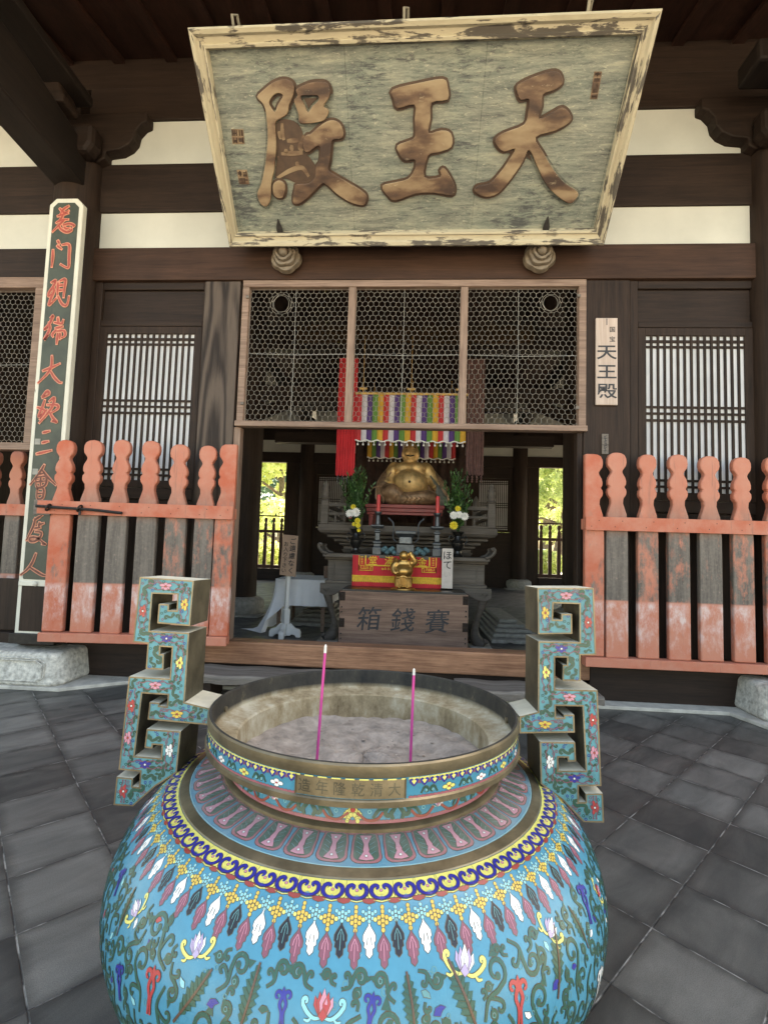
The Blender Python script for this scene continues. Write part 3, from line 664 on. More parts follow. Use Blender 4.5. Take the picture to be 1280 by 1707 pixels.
for (pp, rows, cols) in (([(983,165),(995,165),(1003,119),(990,119)], 5, 1), ([(388,240),(408,240),(406,215),(386,215)], 2, 2), ([(399,307),(416,307),(412,283),(395,283)], 2, 2)):
    c4 = [sg(*p) for p in pp]; q = MB(); q.prism(c4, lambda a, b, d: (a, d, b), -.004, .004, 0)
    def uv(s_, t_): return lerp(lerp(c4[0], c4[1], s_), lerp(c4[3], c4[2], s_), t_)
    rnd = random.Random(rows*3+int(pp[0][0]))
    for r in range(rows):
        for cc in range(cols):
            s0, s1, t0, t1 = (cc+.12)/cols, (cc+.88)/cols, (r+.1)/rows, (r+.88)/rows
            for _ in range(5):
                if rnd.random() < .5: s = rnd.uniform(s0, s1); e = [(s, t0), (s, t1)]
                else: t = rnd.uniform(t0, t1); e = [(s0, t), (s1, t)]
                v2, f2 = ribbon([uv(*e[0]), uv(*e[1])], .010); q.add([(x, -.006, z) for x, z in v2], f2, 1)
    q.build('seal', [m_chg, m_che], sign, local=True)
# hanging loops on the top edge
for f in (.09, .47, .86):
    p = lerp(oc[3], oc[2], f); MB().tube([(p[0], .08, p[1]-.02), (p[0], .10, p[1]+.07), (p[0]+.03, .14, p[1]+.07), (p[0]+.03, .16, p[1]-.02)], .012, 8).build('hanging_loop', m_signb, sign, local=True)

# carved rosettes that carry its lower edge
def rosette(loc, label):
    t = thing('rosette_bracket', label, 'bracket', loc, group='carved rosettes under the signboard')
    q = MB()
    for r, y, n, ph in ((.165, -.01, 5, .2), (.13, -.055, 5, .8), (.095, -.095, 4, .1)):
        pts = []
        for k in range(60):
            a = 2*math.pi*k/60; rr = r*(.90+.11*abs(math.cos(n*(a+ph)/2)))
            pts.append((rr*math.cos(a), rr*math.sin(a)))
        c = len(q.v); lay = [(1, .0), (1.02, .03), (.93, -.02), (.75, -.03), (.4, .015)]
        vs = [(x*f, y+d, z*f) for f, d in ((.92, .06),)+tuple(lay) for x, z in pts]; n_ = 60; L_ = len(lay)+1
        q.add(vs, [(i*n_+j, i*n_+(j+1) % n_, (i+1)*n_+(j+1) % n_, (i+1)*n_+j) for i in range(L_-1) for j in range(n_)]+[tuple((L_-1)*n_+j for j in range(n_))])
    q.ball((0, -.105, 0), .05, 14)
    q.tube([(0, .10, 0), (0, -.02, 0)], .10, 16); q.tube([(0, .0, .09), (0, -.20, .08)], .022, 8)
    q.build('rosette', flat('carved_grey_brown_wood', (.15, .115, .080), .6, var=.35, sc=14), t, local=True, smooth=True, clean=True)
    po = smooth_closed([(-.018, .05), (-.026, .10), (-.034, .13), (-.026, .165), (-.004, .205), (.016, .17), (.030, .135), (.024, .10), (.016, .05)])
    MB().prism(po, lambda a, b, d: (a, d-.95*(b-.06), b), -.20, -.17).build('iron_hook', m_iron, t, local=True, bevel=.006)
    return t
rosette((-1.43, 4.86, 4.505), 'carved wooden rosette with iron hook under the left end of the signboard')
rosette((1.215, 4.86, 4.50), 'carved wooden rosette with iron hook under the right end of the signboard')

# ================================================================ couplet board on the left pillar
cY = 4.66
cpl = thing('couplet_board', 'tall dark green board with white border and red cursive characters on the left pillar', 'board', (-3.73, cY, .5))
def cp(u, v): p = fy(u, v, cY); return (p[0]+3.73, p[2]-.5)
tl, tr_, bl = cp(82, 335), cp(139, 331), cp(29, 970)
xl, xr, zt, zb = tl[0]+.01, tr_[0]+.005, tl[1]+.03, bl[1]
shk = (bl[0]-tl[0])/(tl[1]-bl[1])
shx = lambda a, d, b: (a+shk*(zt-b), d, b)
def octo(x0, x1, z0, z1, c): return [(x0+.01, z0), (x1-.01, z0), (x1, z0+.01), (x1, z1-c), (x1-c, z1), (x0+c, z1), (x0, z1-c), (x0, z0+.01)]
MB().prism(octo(xl, xr, .18-.5+.30, zt, .07), lambda a, b, d: shx(a, d, b), .006, .07).build('border', m_cbord, cpl, local=True, bevel=.015)
MB().prism(octo(xl+.045, xr-.045, zb+.03, zt-.05, .05), lambda a, b, d: shx(a, d, b), .0, .03).build('panel', m_coup, cpl, local=True, bevel=.004)
MB().box(xl+.03, xr-.03, .0, .04, -.0+.02, zb-.03).build('lower_board', m_woodZ, cpl, local=True, bevel=.004)
MB().box(xl-.04, xr+.06, -.03, .1, -.10, -.0).build('iron_strap', m_iron, cpl, local=True, bevel=.004)
MB().box(xl, xr, -.012, .03, zb-.035, zb+.012).ball(((xl+xr)/2, -.015, zb-.012), .026, 10).build('lower_band', m_cbord, cpl, local=True, bevel=.006)
K1, K2, K3 = ((60, 320), 7.11), ((0, 460), 5.02), ((25, 740), 7.11)
COUP = [  # ten brush characters, each a list of strokes
 (K1, [[(395,170),(330,215),(290,285)], [(290,200),(345,250),(395,225)], [(265,290),(330,270),(390,255)], [(340,255),(300,330),(250,370)], [(260,360),(330,335),(390,330)], [(345,340),(290,390),(205,475)], [(280,390),(300,440),(370,480),(430,460),(430,440)], [(330,400),(400,380),(460,400),(450,415)], [(340,420),(370,440),(410,430)]]),
 (K1, [[(265,580),(285,615)], [(260,640),(310,680)], [(210,690),(205,790),(195,890)], [(320,630),(380,620),(405,650),(400,760),(395,890),(360,895),(300,860)]]),
 (K1, [[(190,1075),(240,1050),(215,1120),(160,1200),(160,1240),(210,1200)], [(215,1120),(220,1180),(175,1290),(165,1345),(250,1260)], [(270,1075),(260,1230)], [(290,1060),(355,1040),(345,1150),(335,1250)], [(280,1110),(335,1105)], [(280,1170),(330,1165)], [(270,1240),(310,1320),(350,1350),(380,1330),(400,1240)]]),
 (K2, [[(430,350),(450,335),(420,400),(375,450),(400,440)], [(415,390),(420,450),(375,535),(405,500)], [(490,350),(495,400)], [(460,390),(520,400),(535,370)], [(470,440),(530,425)], [(480,450),(445,490),(450,510)], [(480,465),(540,460),(550,500),(520,520)], [(490,480),(480,570)], [(510,480),(505,530)]]),
 (K2, [[(440,670),(435,760),(400,820),(325,895)], [(365,795),(440,765),(505,735)], [(430,800),(460,850),(500,890),(520,895)]]),
 (K2, [[(360,1010),(400,965),(415,990),(360,1020)], [(380,1040),(360,1100),(330,1180),(400,1120)], [(320,1100),(380,1130),(340,1200)], [(420,1050),(460,1020),(440,1100),(380,1180),(335,1230)], [(400,1080),(480,1080),(490,1110),(430,1150)], [(420,1140),(450,1190),(480,1225),(440,1215)]]),
 (K2, [[(365,1312),(420,1298)], [(358,1396),(410,1384)], [(312,1490),(435,1460)]]),
 (K3, [[(355,250),(300,340),(190,480)], [(330,310),(400,400),(490,485)], [(290,360),(345,350)], [(255,400),(375,390),(365,490),(270,510),(255,400)], [(315,395),(310,500)], [(260,450),(370,440)], [(275,530),(345,530),(340,630),(290,655),(270,620),(275,530)], [(280,590),(335,585)]]),
 (K3, [[(285,790),(310,810)], [(235,905),(290,870),(330,845)], [(250,880),(225,980),(145,1140)], [(280,960),(350,940)], [(300,930),(290,1000)], [(240,1000),(310,990)], [(250,1040),(320,1050),(310,1100),(250,1150),(190,1150),(195,1110),(270,1110),(320,1150),(375,1190),(330,1185)]]),
 (K3, [[(255,1300),(210,1410),(150,1490),(75,1550)], [(185,1460),(260,1510),(340,1555),(400,1560)]])]
m_cbr = flat('bare_brown_lettering', (.13, .045, .030), .7, 0, .3, 20, 0)
for ci, (K, strokes) in enumerate(COUP):
    q = MB()
    for i, s_ in enumerate(strokes):
        pts = [cp(*p) for p in smooth_open(px(K[0], K[1], s_), 5)]
        e0, e1 = np.array(pts[0]), np.array(pts[1]); d0 = (e0-e1)/(np.linalg.norm(e0-e1)+1e-9)*.012
        ext = [tuple(e0+d0)]+pts+[tuple(np.array(pts[-1])+(np.array(pts[-1])-np.array(pts[-2]))/(np.linalg.norm(np.array(pts[-1])-np.array(pts[-2]))+1e-9)*.012)]
        wv, wf = ribbon(ext, lambda t: .036*(.75+.35*math.sin(min(1, t*1.25)*math.pi)))
        q.add([(x, -.003-.0003*i, z) for x, z in wv], wf, 1)
        wv, wf = ribbon(pts, lambda t: .0185*(.7+.45*math.sin(min(1, t*1.25)*math.pi)))
        q.add([(x, -.007-.0003*i, z) for x, z in wv], wf, 0)
    q.build('character', [m_cbr if ci > 6 else m_cred, m_cor], cpl, local=True)
for z in (cp(52, 736)[1], cp(50, 786)[1]): MB().box(xl+.05, xl+.11, -.004, .002, z-.03, z+.03).build('paper_patch', flat('grey_paper', (.25, .24, .21), .8), cpl, local=True)

# ================================================================ name plaque and tag on the right post
def write(parent, s, x, z, size, y, mat, dx=0, dz=0, bold=.012, sx=1, gap=None, shear=0, name='lettering', jitter=0):
    q = MB(); rnd = random.Random(len(s))
    for i, ch in enumerate(s):
        vs, fs = glyph(ch, size, bold)
        a = rnd.uniform(-jitter, jitter)
        q.add([(x+dx*i+(p[0]*math.cos(a)-p[1]*math.sin(a))*sx+shear*p[1], y, z+dz*i+p[1]*math.cos(a)+p[0]*math.sin(a)) for p in vs], [f for f in fs])
    return q.build(name, mat, parent, local=True)
p0, p1 = fy(993, 530, 4.935), fy(1029, 675, 4.935)
t = thing('name_plaque', 'pale wooden name plaque with black characters on the right door post', 'plaque', (float(p0[0]+p1[0])/2, 4.935, float(p1[2])))
hw, hh = float(p1[0]-p0[0])/2, float(p0[2]-p1[2])
MB().box(-hw, hw, 0, .024, 0, hh).build('board', m_pale, t, local=True, bevel=.003)
MB().box(-.004, .004, -.001, .004, hh-.075, hh-.005).build('crack', m_black, t, local=True)
write(t, '国宝', .055, hh*.865, .062, -.0015, m_ink, dz=-.10)
write(t, '天王殿', .0, hh*.60, .165, -.0015, m_ink, dz=-hh*.222, bold=.016, sx=1.25)
p0, p1 = fy(1003, 723, 4.945), fy(1014, 757, 4.945)
t = thing('wooden_tag', 'small narrow wooden tag below the name plaque', 'tag', (float(p0[0]+p1[0])/2, 4.947, float(p1[2])))
hw, hh = float(p1[0]-p0[0])/2, float(p0[2]-p1[2]); MB().box(-hw, hw, 0, .016, 0, hh).build('board', m_plank, t, local=True, bevel=.003)
q = MB(); rnd = random.Random(4)
for k in range(14):
    z = hh*(.12+.76*k/13); a = rnd.uniform(-.4, .4); v2, f2 = ribbon([(-hw*.4, z+a*.02), (hw*.45, z-a*.02)] if k % 2 else [(a*.02, z-.015), (a*.02, z+.012)], .006); q.add([(x, -.0015, zz) for x, zz in v2], f2)
q.build('faded_ink', m_ink, t, local=True)
# ================================================================ cloisonne incense censer
CL, CROT = (-.1433, 1.613, .979), (R_(-2.0), 0, R_(2.2))
from mathutils import Euler
CMW = Matrix.Translation(CL) @ (Euler((R_(-2.0), 0, 0)).to_matrix() @ Euler((0, 0, R_(2.2))).to_matrix()).to_4x4()
CROT = CMW.to_euler()
cen = thing('incense_censer', 'huge blue cloisonne incense censer with key fret handles and a bronze rim', 'censer', CL, tuple(CROT))
def enamel(name, col, var=.12, rough=.2):
    m, N, L, b = newmat(name); v = coord(N, L)
    n = noise(N, L, v, 30, 5, .7); n2 = noise(N, L, v, 4, 4, .6)
    c = ramp(N, L, mth(N, L, 'ADD', mth(N, L, 'MULTIPLY', n, .5), mth(N, L, 'MULTIPLY', n2, .5)), [(.3, tuple(x*(1-var*1.6) for x in col)), (.55, col), (.75, tuple(min(1, x*(1+var)+.01) for x in col))])
    pit = ramp(N, L, noise(N, L, v, 160, 2), [(.73, 0.), (.78, .6)]); c = mixc(N, L, pit, c, tuple(min(1, x*.4+.25) for x in col))
    ge = N.new('ShaderNodeNewGeometry'); sp = N.new('ShaderNodeSeparateXYZ'); L.new(ge.outputs['Normal'], sp.inputs[0])
    du = ramp(N, L, sp.outputs[2], [(.86, 0.), (.97, .42)]); du = mth(N, L, 'MULTIPLY', du, ramp(N, L, noise(N, L, v, 12, 6, .7), [(.35, .35), (.65, 1.)])); tc = N.new('ShaderNodeTexCoord'); s2 = N.new('ShaderNodeSeparateXYZ'); L.new(tc.outputs['Object'], s2.inputs[0]); du = mth(N, L, 'MULTIPLY', du, mth(N, L, 'GREATER_THAN', s2.outputs[2], -.203))   # dust lies on the level shoulder
    c = mixc(N, L, du, c, (.40, .36, .31))
    L.new(c, b.inputs['Base Color']); L.new(ramp(N, L, n2, [(.3, rough), (.75, rough+.2)]), b.inputs['Roughness'])
    bump(N, L, b, n, .12, .002); return m
EN = {k: enamel('enamel_'+k, c) for k, c in dict(blue=(.045, .228, .330), deep=(.022, .025, .24), green=(.022, .085, .058), olive=(.055, .070, .025), yellow=(.66, .60, .16), gold=(.62, .42, .075), white=(.74, .74, .72),
      black=(.012, .012, .016), mauve=(.21, .070, .098), pink=(.56, .235, .300), red=(.42, .045, .045), brick=(.27, .040, .030), cyan=(.22, .52, .55), lilac=(.42, .33, .50), brown=(.11, .055, .035), teal=(.10, .26, .26), rose=(.33, .10, .12)).items()}
m_brz = flat('aged_bronze', (.215, .170, .105), .42, .75, .4, 9, .25)
m_wirb = flat('gilt_cloison_wire', (.125, .088, .042), .45, .6, .3, 30, 0)
m_dust = flat('pale_dust_on_bronze', (.60, .54, .41), .85, 0, .25, 8, .2)
m_brzd = flat('dark_patinated_bronze', (.105, .092, .062), .45, .55, .6, 9, .3)
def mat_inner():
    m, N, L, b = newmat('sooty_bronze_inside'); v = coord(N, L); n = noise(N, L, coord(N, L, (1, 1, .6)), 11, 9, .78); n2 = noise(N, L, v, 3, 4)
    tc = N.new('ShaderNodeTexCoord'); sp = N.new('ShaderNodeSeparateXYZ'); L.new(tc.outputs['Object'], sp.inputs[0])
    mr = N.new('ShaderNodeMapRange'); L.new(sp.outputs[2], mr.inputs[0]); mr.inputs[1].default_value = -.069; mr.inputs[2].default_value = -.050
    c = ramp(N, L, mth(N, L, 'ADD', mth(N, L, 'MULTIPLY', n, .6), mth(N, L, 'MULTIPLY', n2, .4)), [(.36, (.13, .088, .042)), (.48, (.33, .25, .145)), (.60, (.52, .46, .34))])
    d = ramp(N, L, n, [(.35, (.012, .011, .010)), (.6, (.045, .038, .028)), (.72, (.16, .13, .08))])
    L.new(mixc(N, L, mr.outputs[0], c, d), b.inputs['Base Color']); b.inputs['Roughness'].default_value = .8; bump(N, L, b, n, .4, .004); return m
m_inner = mat_inner()
m_ash = flat('grey_ash', (.345, .285, .235), .95, 0, .35, 18, 1.0)

# body, neck and rim
A_B, B_B, Z_B = .716, .395, -.445
prof_b = [(.548, -.2062)]+[(A_B*math.cos(R_(d)), Z_B+B_B*math.sin(R_(d))) for d in np.arange(35, -64, -2.5)]
pb = np.array(prof_b); SL = np.r_[0, np.cumsum(np.linalg.norm(np.diff(pb, axis=0), axis=1))]
PRF = {'body': pb, 'shoulder': np.array([(.430, -.1760), (.470, -.1860), (.522, -.1985)]), 'band': np.array([(.4835, -.030), (.4835, -.076)]), 'neck': np.array([(.412, -.106), (.413, -.135), (.418, -.161)])}
def surf(key, s, th, off=0.):
    P = PRF[key]; D = np.r_[0, np.cumsum(np.linalg.norm(np.diff(P, axis=0), axis=1))]
    s = min(max(s, 0), D[-1]); r = np.interp(s, D, P[:, 0]); z = np.interp(s, D, P[:, 1])
    e = .004; r1, z1, r0, z0 = (np.interp(min(s+e, D[-1]), D, P[:, 0]), np.interp(min(s+e, D[-1]), D, P[:, 1]), np.interp(max(s-e, 0), D, P[:, 0]), np.interp(max(s-e, 0), D, P[:, 1]))
    tr, tz = r1-r0, z1-z0; l = math.hypot(tr, tz); nr, nz = -tz/l, tr/l
    r += nr*off; z += nz*off
    return (r*math.sin(th), -r*math.cos(th), z)
def rad(key, s):
    P = PRF[key]; D = np.r_[0, np.cumsum(np.linalg.norm(np.diff(P, axis=0), axis=1))]; return float(np.interp(s, D, P[:, 0]))
class Deco:
    """enamel motifs laid on a curved surface: flat fills with a cloison wire round them, all in one mesh"""
    def __init__(s, base_keys): s.q = MB(); s.k = list(base_keys); s.tick = 0
    def mi(s, c):
        if c not in s.k: s.k.append(c)
        return s.k.index(c)
    def mats(s): return [m_wirb if k == 'wire' else m_brz if k == 'bronze' else EN[k] for k in s.k]
    def put(s, fn, vs, fs, col, lay=1):
        s.tick += 1
        off = .0005*lay+.00003*(s.tick % 9); s.q.add([fn(a, b, off) for a, b in vs], fs, s.mi(col))
    def poly(s, fn, pts, col, lay=1, wire=.0022):
        n = len(pts); cx = sum(p[0] for p in pts)/n; cy = sum(p[1] for p in pts)/n
        ar = sum(pts[i][0]*pts[(i+1) % n][1]-pts[(i+1) % n][0]*pts[i][1] for i in range(n))
        if ar < 0: pts = pts[::-1]
        if wire:
            P = np.array(pts); nx, pv = np.roll(P, -1, 0), np.roll(P, 1, 0); t = nx-pv; t /= np.linalg.norm(t, axis=1)[:, None]+1e-9
            O = P+np.c_[t[:, 1], -t[:, 0]]*wire
            s.put(fn, [tuple(p) for p in O]+[tuple(p) for p in P], [(i, (i+1) % n, n+(i+1) % n, n+i) for i in range(n)], 'wire', lay)
        s.put(fn, pts+[(cx, cy)], [(i, (i+1) % n, n) for i in range(n)], col, lay)
    def rib(s, fn, pts, w, col, lay=1, wire=.0018):
        wf = w if callable(w) else (lambda t: w)
        if wire: v, f = ribbon(pts, lambda t: wf(t)+2*wire); s.put(fn, v, f, 'wire', lay)
        v, f = ribbon(pts, wf); s.put(fn, v, f, col, lay+1)
    def disc(s, fn, c, r, col, lay=1, wire=.0015, n=9, sx=1, sy=1): s.poly(fn, [(c[0]+r*sx*math.cos(2*math.pi*i/n), c[1]+r*sy*math.sin(2*math.pi*i/n)) for i in range(n)], col, lay, wire)
    def ring(s, fn, c, r, col, w=.003, n=14, lay=1): s.rib(fn, [(c[0]+r*math.cos(2*math.pi*i/n), c[1]+r*math.sin(2*math.pi*i/n)) for i in range(n+1)], w, col, lay, 0)
def on(key, th0, s0, rot=0, sc=1, flip=1):
    """local motif axes: a to the right, b downwards"""
    cr, sr = math.cos(rot)*sc, math.sin(rot)*sc; r0 = max(rad(key, s0), .2)
    # (a right, b down) is left-handed seen from outside, so the faces are wound the other way below
    def fn(a, b, off): a *= flip; A, Bq = a*cr-b*sr, a*sr+b*cr; return surf(key, s0+Bq, th0+A/r0, off)
    return fn
def curl(c, r, a0, turns=1.1, n=12, hand=1, k=.25):
    return [(c[0]+r*(1-(1-k)*i/n)*math.cos(a0+hand*turns*2*math.pi*i/n), c[1]+r*(1-(1-k)*i/n)*math.sin(a0+hand*turns*2*math.pi*i/n)) for i in range(n+1)]
tap = lambda w: (lambda t: w*(.35+.65*math.sin(math.pi*min(.95, max(.08, t)))**.6))

core = MB().lathe([(.482, .0), (.486, -.004), (.486, -.026), (.4835, -.030), (.4835, -.076), (.4885, -.080), (.4875, -.093), (.470, -.098), (.420, -.1025), (.4125, -.1055), (.412, -.106), (.413, -.135), (.418, -.161), (.425, -.163), (.431, -.168), (.431, -.176)], 128, cap=False, m=[1, 1, 1, 0, 1, 1, 1, 1, 1, 1, 0, 0, 1, 1, 1])
nk = core; d = Deco(['blue', 'bronze', 'wire'])
d.q = nk
# rim band: row of small heads, then flowers and curls; bronze cartouche in front
W0, W1 = R_(-15.6), R_(14.6)
N1 = 116
for i in range(N1):
    th = 2*math.pi*(i+.5)/N1; t_ = (th+math.pi) % (2*math.pi)-math.pi
    if W0-.02 < t_ < W1+.02: continue
    f = on('band', th, .0)
    d.poly(f, [(-.0125, .0012), (.0125, .0012), (.0125, .008), (-.0125, .008)], 'yellow', .4, 0)
    d.poly(f, [(-.0115, .006), (-.010, .012), (-.004, .0175), (0, .021), (.004, .0175), (.010, .012), (.0115, .006), (.006, .004), (0, .007), (-.006, .004)], 'deep', 1, .0008)
    d.poly(f, [(-.0062, .009), (0, .0165), (.0062, .009), (0, .0055)], 'yellow', 2.2, 0)
    d.disc(f, (.0128, .0115), .0042, 'mauve', 2.5, 0, 6)
for i in range(58):
    th = 2*math.pi*(i+.5)/58; t_ = (th+math.pi) % (2*math.pi)-math.pi
    if W0-.03 < t_ < W1+.03: continue
    f = on('band', th, .0315)
    if i % 2 == 0:
        c = ('yellow', 'white')[(i//2) % 2]
        for px_, pz_, sx in ((-.0105, .0, 1.5), (.0105, 0, 1.5), (0, -.0045, 1.4), (0, .0045, 1.4)): d.disc(f, (px_, pz_), .0048, c, 1, .0009, 8, sx, .85)
        d.disc(f, (0, 0), .0026, 'red', 2.4, 0, 6)
    else:
        for hd in (-1, 1):
            d.rib(f, [(hd*.021, .006)]+curl((hd*.0085, 0), .0085, 0 if hd > 0 else math.pi, .9, 10, -hd), tap(.0052), 'green', 1, .0008)
            d.ring(f, (hd*.0085, .0005), .0022, 'cyan', .0016, 8, 2)
Nn = 150
for i in range(Nn):
    th = 2*math.pi*i/Nn; f = on('band', th, .0)
    if not (W0 < (th+math.pi) % (2*math.pi)-math.pi < W1): d.poly(f, [(-.0102, .0462), (-.0102, .0425), (-.005, .0408), (0, .0425), (.005, .0408), (.0102, .0425), (.0102, .0462)], 'rose', .8, .0006)
    f = on('neck', th, .0)
    d.poly(f, [(-.0088, .0555), (-.0088, .0495), (-.0045, .0475), (0, .0495), (.0045, .0475), (.0088, .0495), (.0088, .0555)], 'rose', .8, .0006)
nb = 24
for i in range(nb):                                                      # cartouche plate
    a, b = W0+(W1-W0)*i/nb, W0+(W1-W0)*(i+1)/nb
    d.q.add([surf('band', s_, t_, .0022) for s_ in (.002, .044) for t_ in (a, b)], [(0, 2, 3, 1)], 1)
for s0, s1, a, b in ((.0, .003, W0, W1),):
    for i in range(nb): 
        if i % 3 != 1: d.q.add([surf('band', s_, a+(b-a)*t_/nb, .0035) for s_ in (s0, s1) for t_ in (i, i+1)], [(0, 2, 3, 1)], d.mi('yellow'))
for a in (W0, W1): d.q.add([surf('band', s_, a+e, .004) for s_ in (.001, .045) for e in (-.003, .003)], [(0, 2, 3, 1)], 2)
d.mi('dark'); EN['dark'] = m_brzd
for k, ch in enumerate('大清乾隆年造'):
    th0 = R_(11.6)-R_(24.6)*k/5; vs, fs = glyph(ch, .031, .004)
    d.q.add([surf('band', .0235-y, th0+x/.4835, .0026) for x, y, z in vs], fs, d.mi('dark'))
# recessed neck: scrolling vine with a yellow lotus at the front
for i in range(12):
    th = 2*math.pi*i/12; f = on('neck', th, .036)
    if i % 3 == 0:
        for k in range(-4, 5):
            for rr, cc in ((.017, 'yellow'), (.011, 'yellow')):
                an = math.pi/2+k*.36; c = (rr*math.cos(an)*1.15, .004-rr*abs(math.sin(an))*.2+(-.013 if rr > .012 else -.004)+abs(k)*.0035); d.disc(f, c, .0048, cc, 1+.2*(k % 3), .0009, 7)
        d.disc(f, (0, -.010), .006, 'red', 2.6, .0008, 8)
    else:
        for k in range(4):
            an = .5+k*.72; d.poly(f, [(0, 0), (.016*math.cos(an)-.005*math.sin(an), -.010*math.sin(an)-.003), (.020*math.cos(an), -.015*math.sin(an)), (.016*math.cos(an)+.005*math.sin(an), -.010*math.sin(an)+.003)], ('white', 'pink', 'lilac', 'cyan')[k], 1.4, .0009)
    f = on('neck', th+math.pi/12, .036)
    for hd in (-1, 1):
        d.rib(f, smooth_open([(hd*.098, -.004), (hd*.075, .012), (hd*.05, .010), (hd*.035, -.004)], 4), .0055, 'brick', 1, .0008)
        d.rib(f, smooth_open([(hd*.06, .008), (hd*.045, -.010), (hd*.030, -.012)], 3)+curl((hd*.022, -.002), .010, -math.pi/2+hd*.3, .8, 9, hd), tap(.0085), 'green', 1.6, .0009)
        d.rib(f, smooth_open([(hd*.004, -.014), (hd*.016, .0), (hd*.010, .012)], 3), tap(.009), 'green', 1.8, .0009)
        d.ring(f, (hd*.068, -.006), .004, 'cyan', .0016, 9, 1)
d.q.build('neck_and_rim', d.mats(), cen, local=True, smooth=True)

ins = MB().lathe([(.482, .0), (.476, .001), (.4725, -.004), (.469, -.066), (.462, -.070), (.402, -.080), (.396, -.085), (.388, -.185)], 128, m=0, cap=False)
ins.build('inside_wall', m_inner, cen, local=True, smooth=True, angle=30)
vs = [(0, 0, -.166)]; ash = MB(); rnd = random.Random(3)
nr, na = 26, 110
for i in range(1, nr+1):
    for j in range(na):
        r = .392*i/nr; a = 2*math.pi*j/na
        vs.append((r*math.cos(a), r*math.sin(a), -.166+.007*math.sin(r*21+a*2)+.005*math.sin(r*40+a*5)+rnd.uniform(-.004, .004)+.010*(r/.4)**4))
fs = [(0, 1+j, 1+(j+1) % na) for j in range(na)]+[(1+i*na+j, 1+(i+1)*na+j, 1+(i+1)*na+(j+1) % na, 1+i*na+(j+1) % na) for i in range(nr-1) for j in range(na)]
ash.add(vs, fs).build('ash_bed', m_ash, cen, local=True, smooth=True, angle=80)
rnd = random.Random(8); q = MB()
for k in range(60):
    r = .36*math.sqrt(rnd.random()); a = rnd.uniform(0, 6.3); q.ball((r*math.cos(a), r*math.sin(a), -.158+.006*math.sin(r*21+a*2)), rnd.uniform(.0015, .0055), 6, sz=(1.3, 1, .6))
o = q.build('ash_crumbs', m_ash, cen, local=True, smooth=True); o['kind'] = 'stuff'
MB().tube([surf('band', .016, R_(-93), -.02), surf('band', .016, R_(-93), -.006)], .009, 10).tube([surf('band', .016, R_(93), -.02), surf('band', .016, R_(93), -.006)], .009, 10).build('rivet', m_brz, cen, local=True)

# shoulder with lotus panels
shd = MB().lathe([(.430, -.176), (.450, -.181), (.470, -.186), (.496, -.1922), (.522, -.1985), (.5235, -.1965), (.546, -.2035), (.548, -.2062)], 128, cap=False, m=[1, 1, 1, 1, 0, 0, 0])
d = Deco(['bronze', 'blue', 'wire']); d.q = shd
for i in range(40):
    th = 2*math.pi*(i+.5)/40; f = on('shoulder', th, .044)
    d.poly(f, smooth_closed([(-.029, -.040), (-.0325, .010), (-.0325, .026), (-.022, .037), (0, .038), (.022, .037), (.0325, .026), (.0325, .010), (.029, -.040), (0, -.042)], 2), 'rose', .8, .0012)
    d.poly(f, smooth_closed([(-.025, -.038), (-.0275, .010), (-.0265, .024), (-.016, .032), (0, .033), (.016, .032), (.0265, .024), (.0275, .010), (.025, -.038), (0, -.039)], 2), 'green', 1.9, .0)
    d.poly(f, [(-.015, -.036), (.015, -.036), (.010, -.026), (.005, -.016), (.005, -.006), (.007, .004), (.005, .012), (.013, .022), (.016, .029), (0, .032), (-.016, .029), (-.013, .022), (-.005, .012), (-.007, .004), (-.005, -.006), (-.005, -.016), (-.010, -.026)], 'pink', 2.6, .0012)
    for c in ((0, -.027), (0, .021)): d.disc(f, c, .0032, 'white', 4.2, .0008, 8)
    for sx in (-1, 1):
        for k in range(4): d.rib(f, [(sx*.009, -.022+k*.013), (sx*.022, -.031+k*.013)], .0012, 'teal', 2.9, 0)
for i in range(80): d.poly(on('shoulder', 2*math.pi*i/80, .0915), [(-.0206, .0), (.0206, 0), (.0206, .0028), (-.0206, .0028)], 'cyan', .6, 0)
for i in range(120): d.poly(on('shoulder', 2*math.pi*i/120, .0), [(-.0115, .0), (.0115, 0), (.0115, .004), (.005, .0062), (-.005, .0062), (-.0115, .004)], 'rose', .5, .0006)
shd.build('shoulder', d.mats(), cen, local=True, smooth=True)

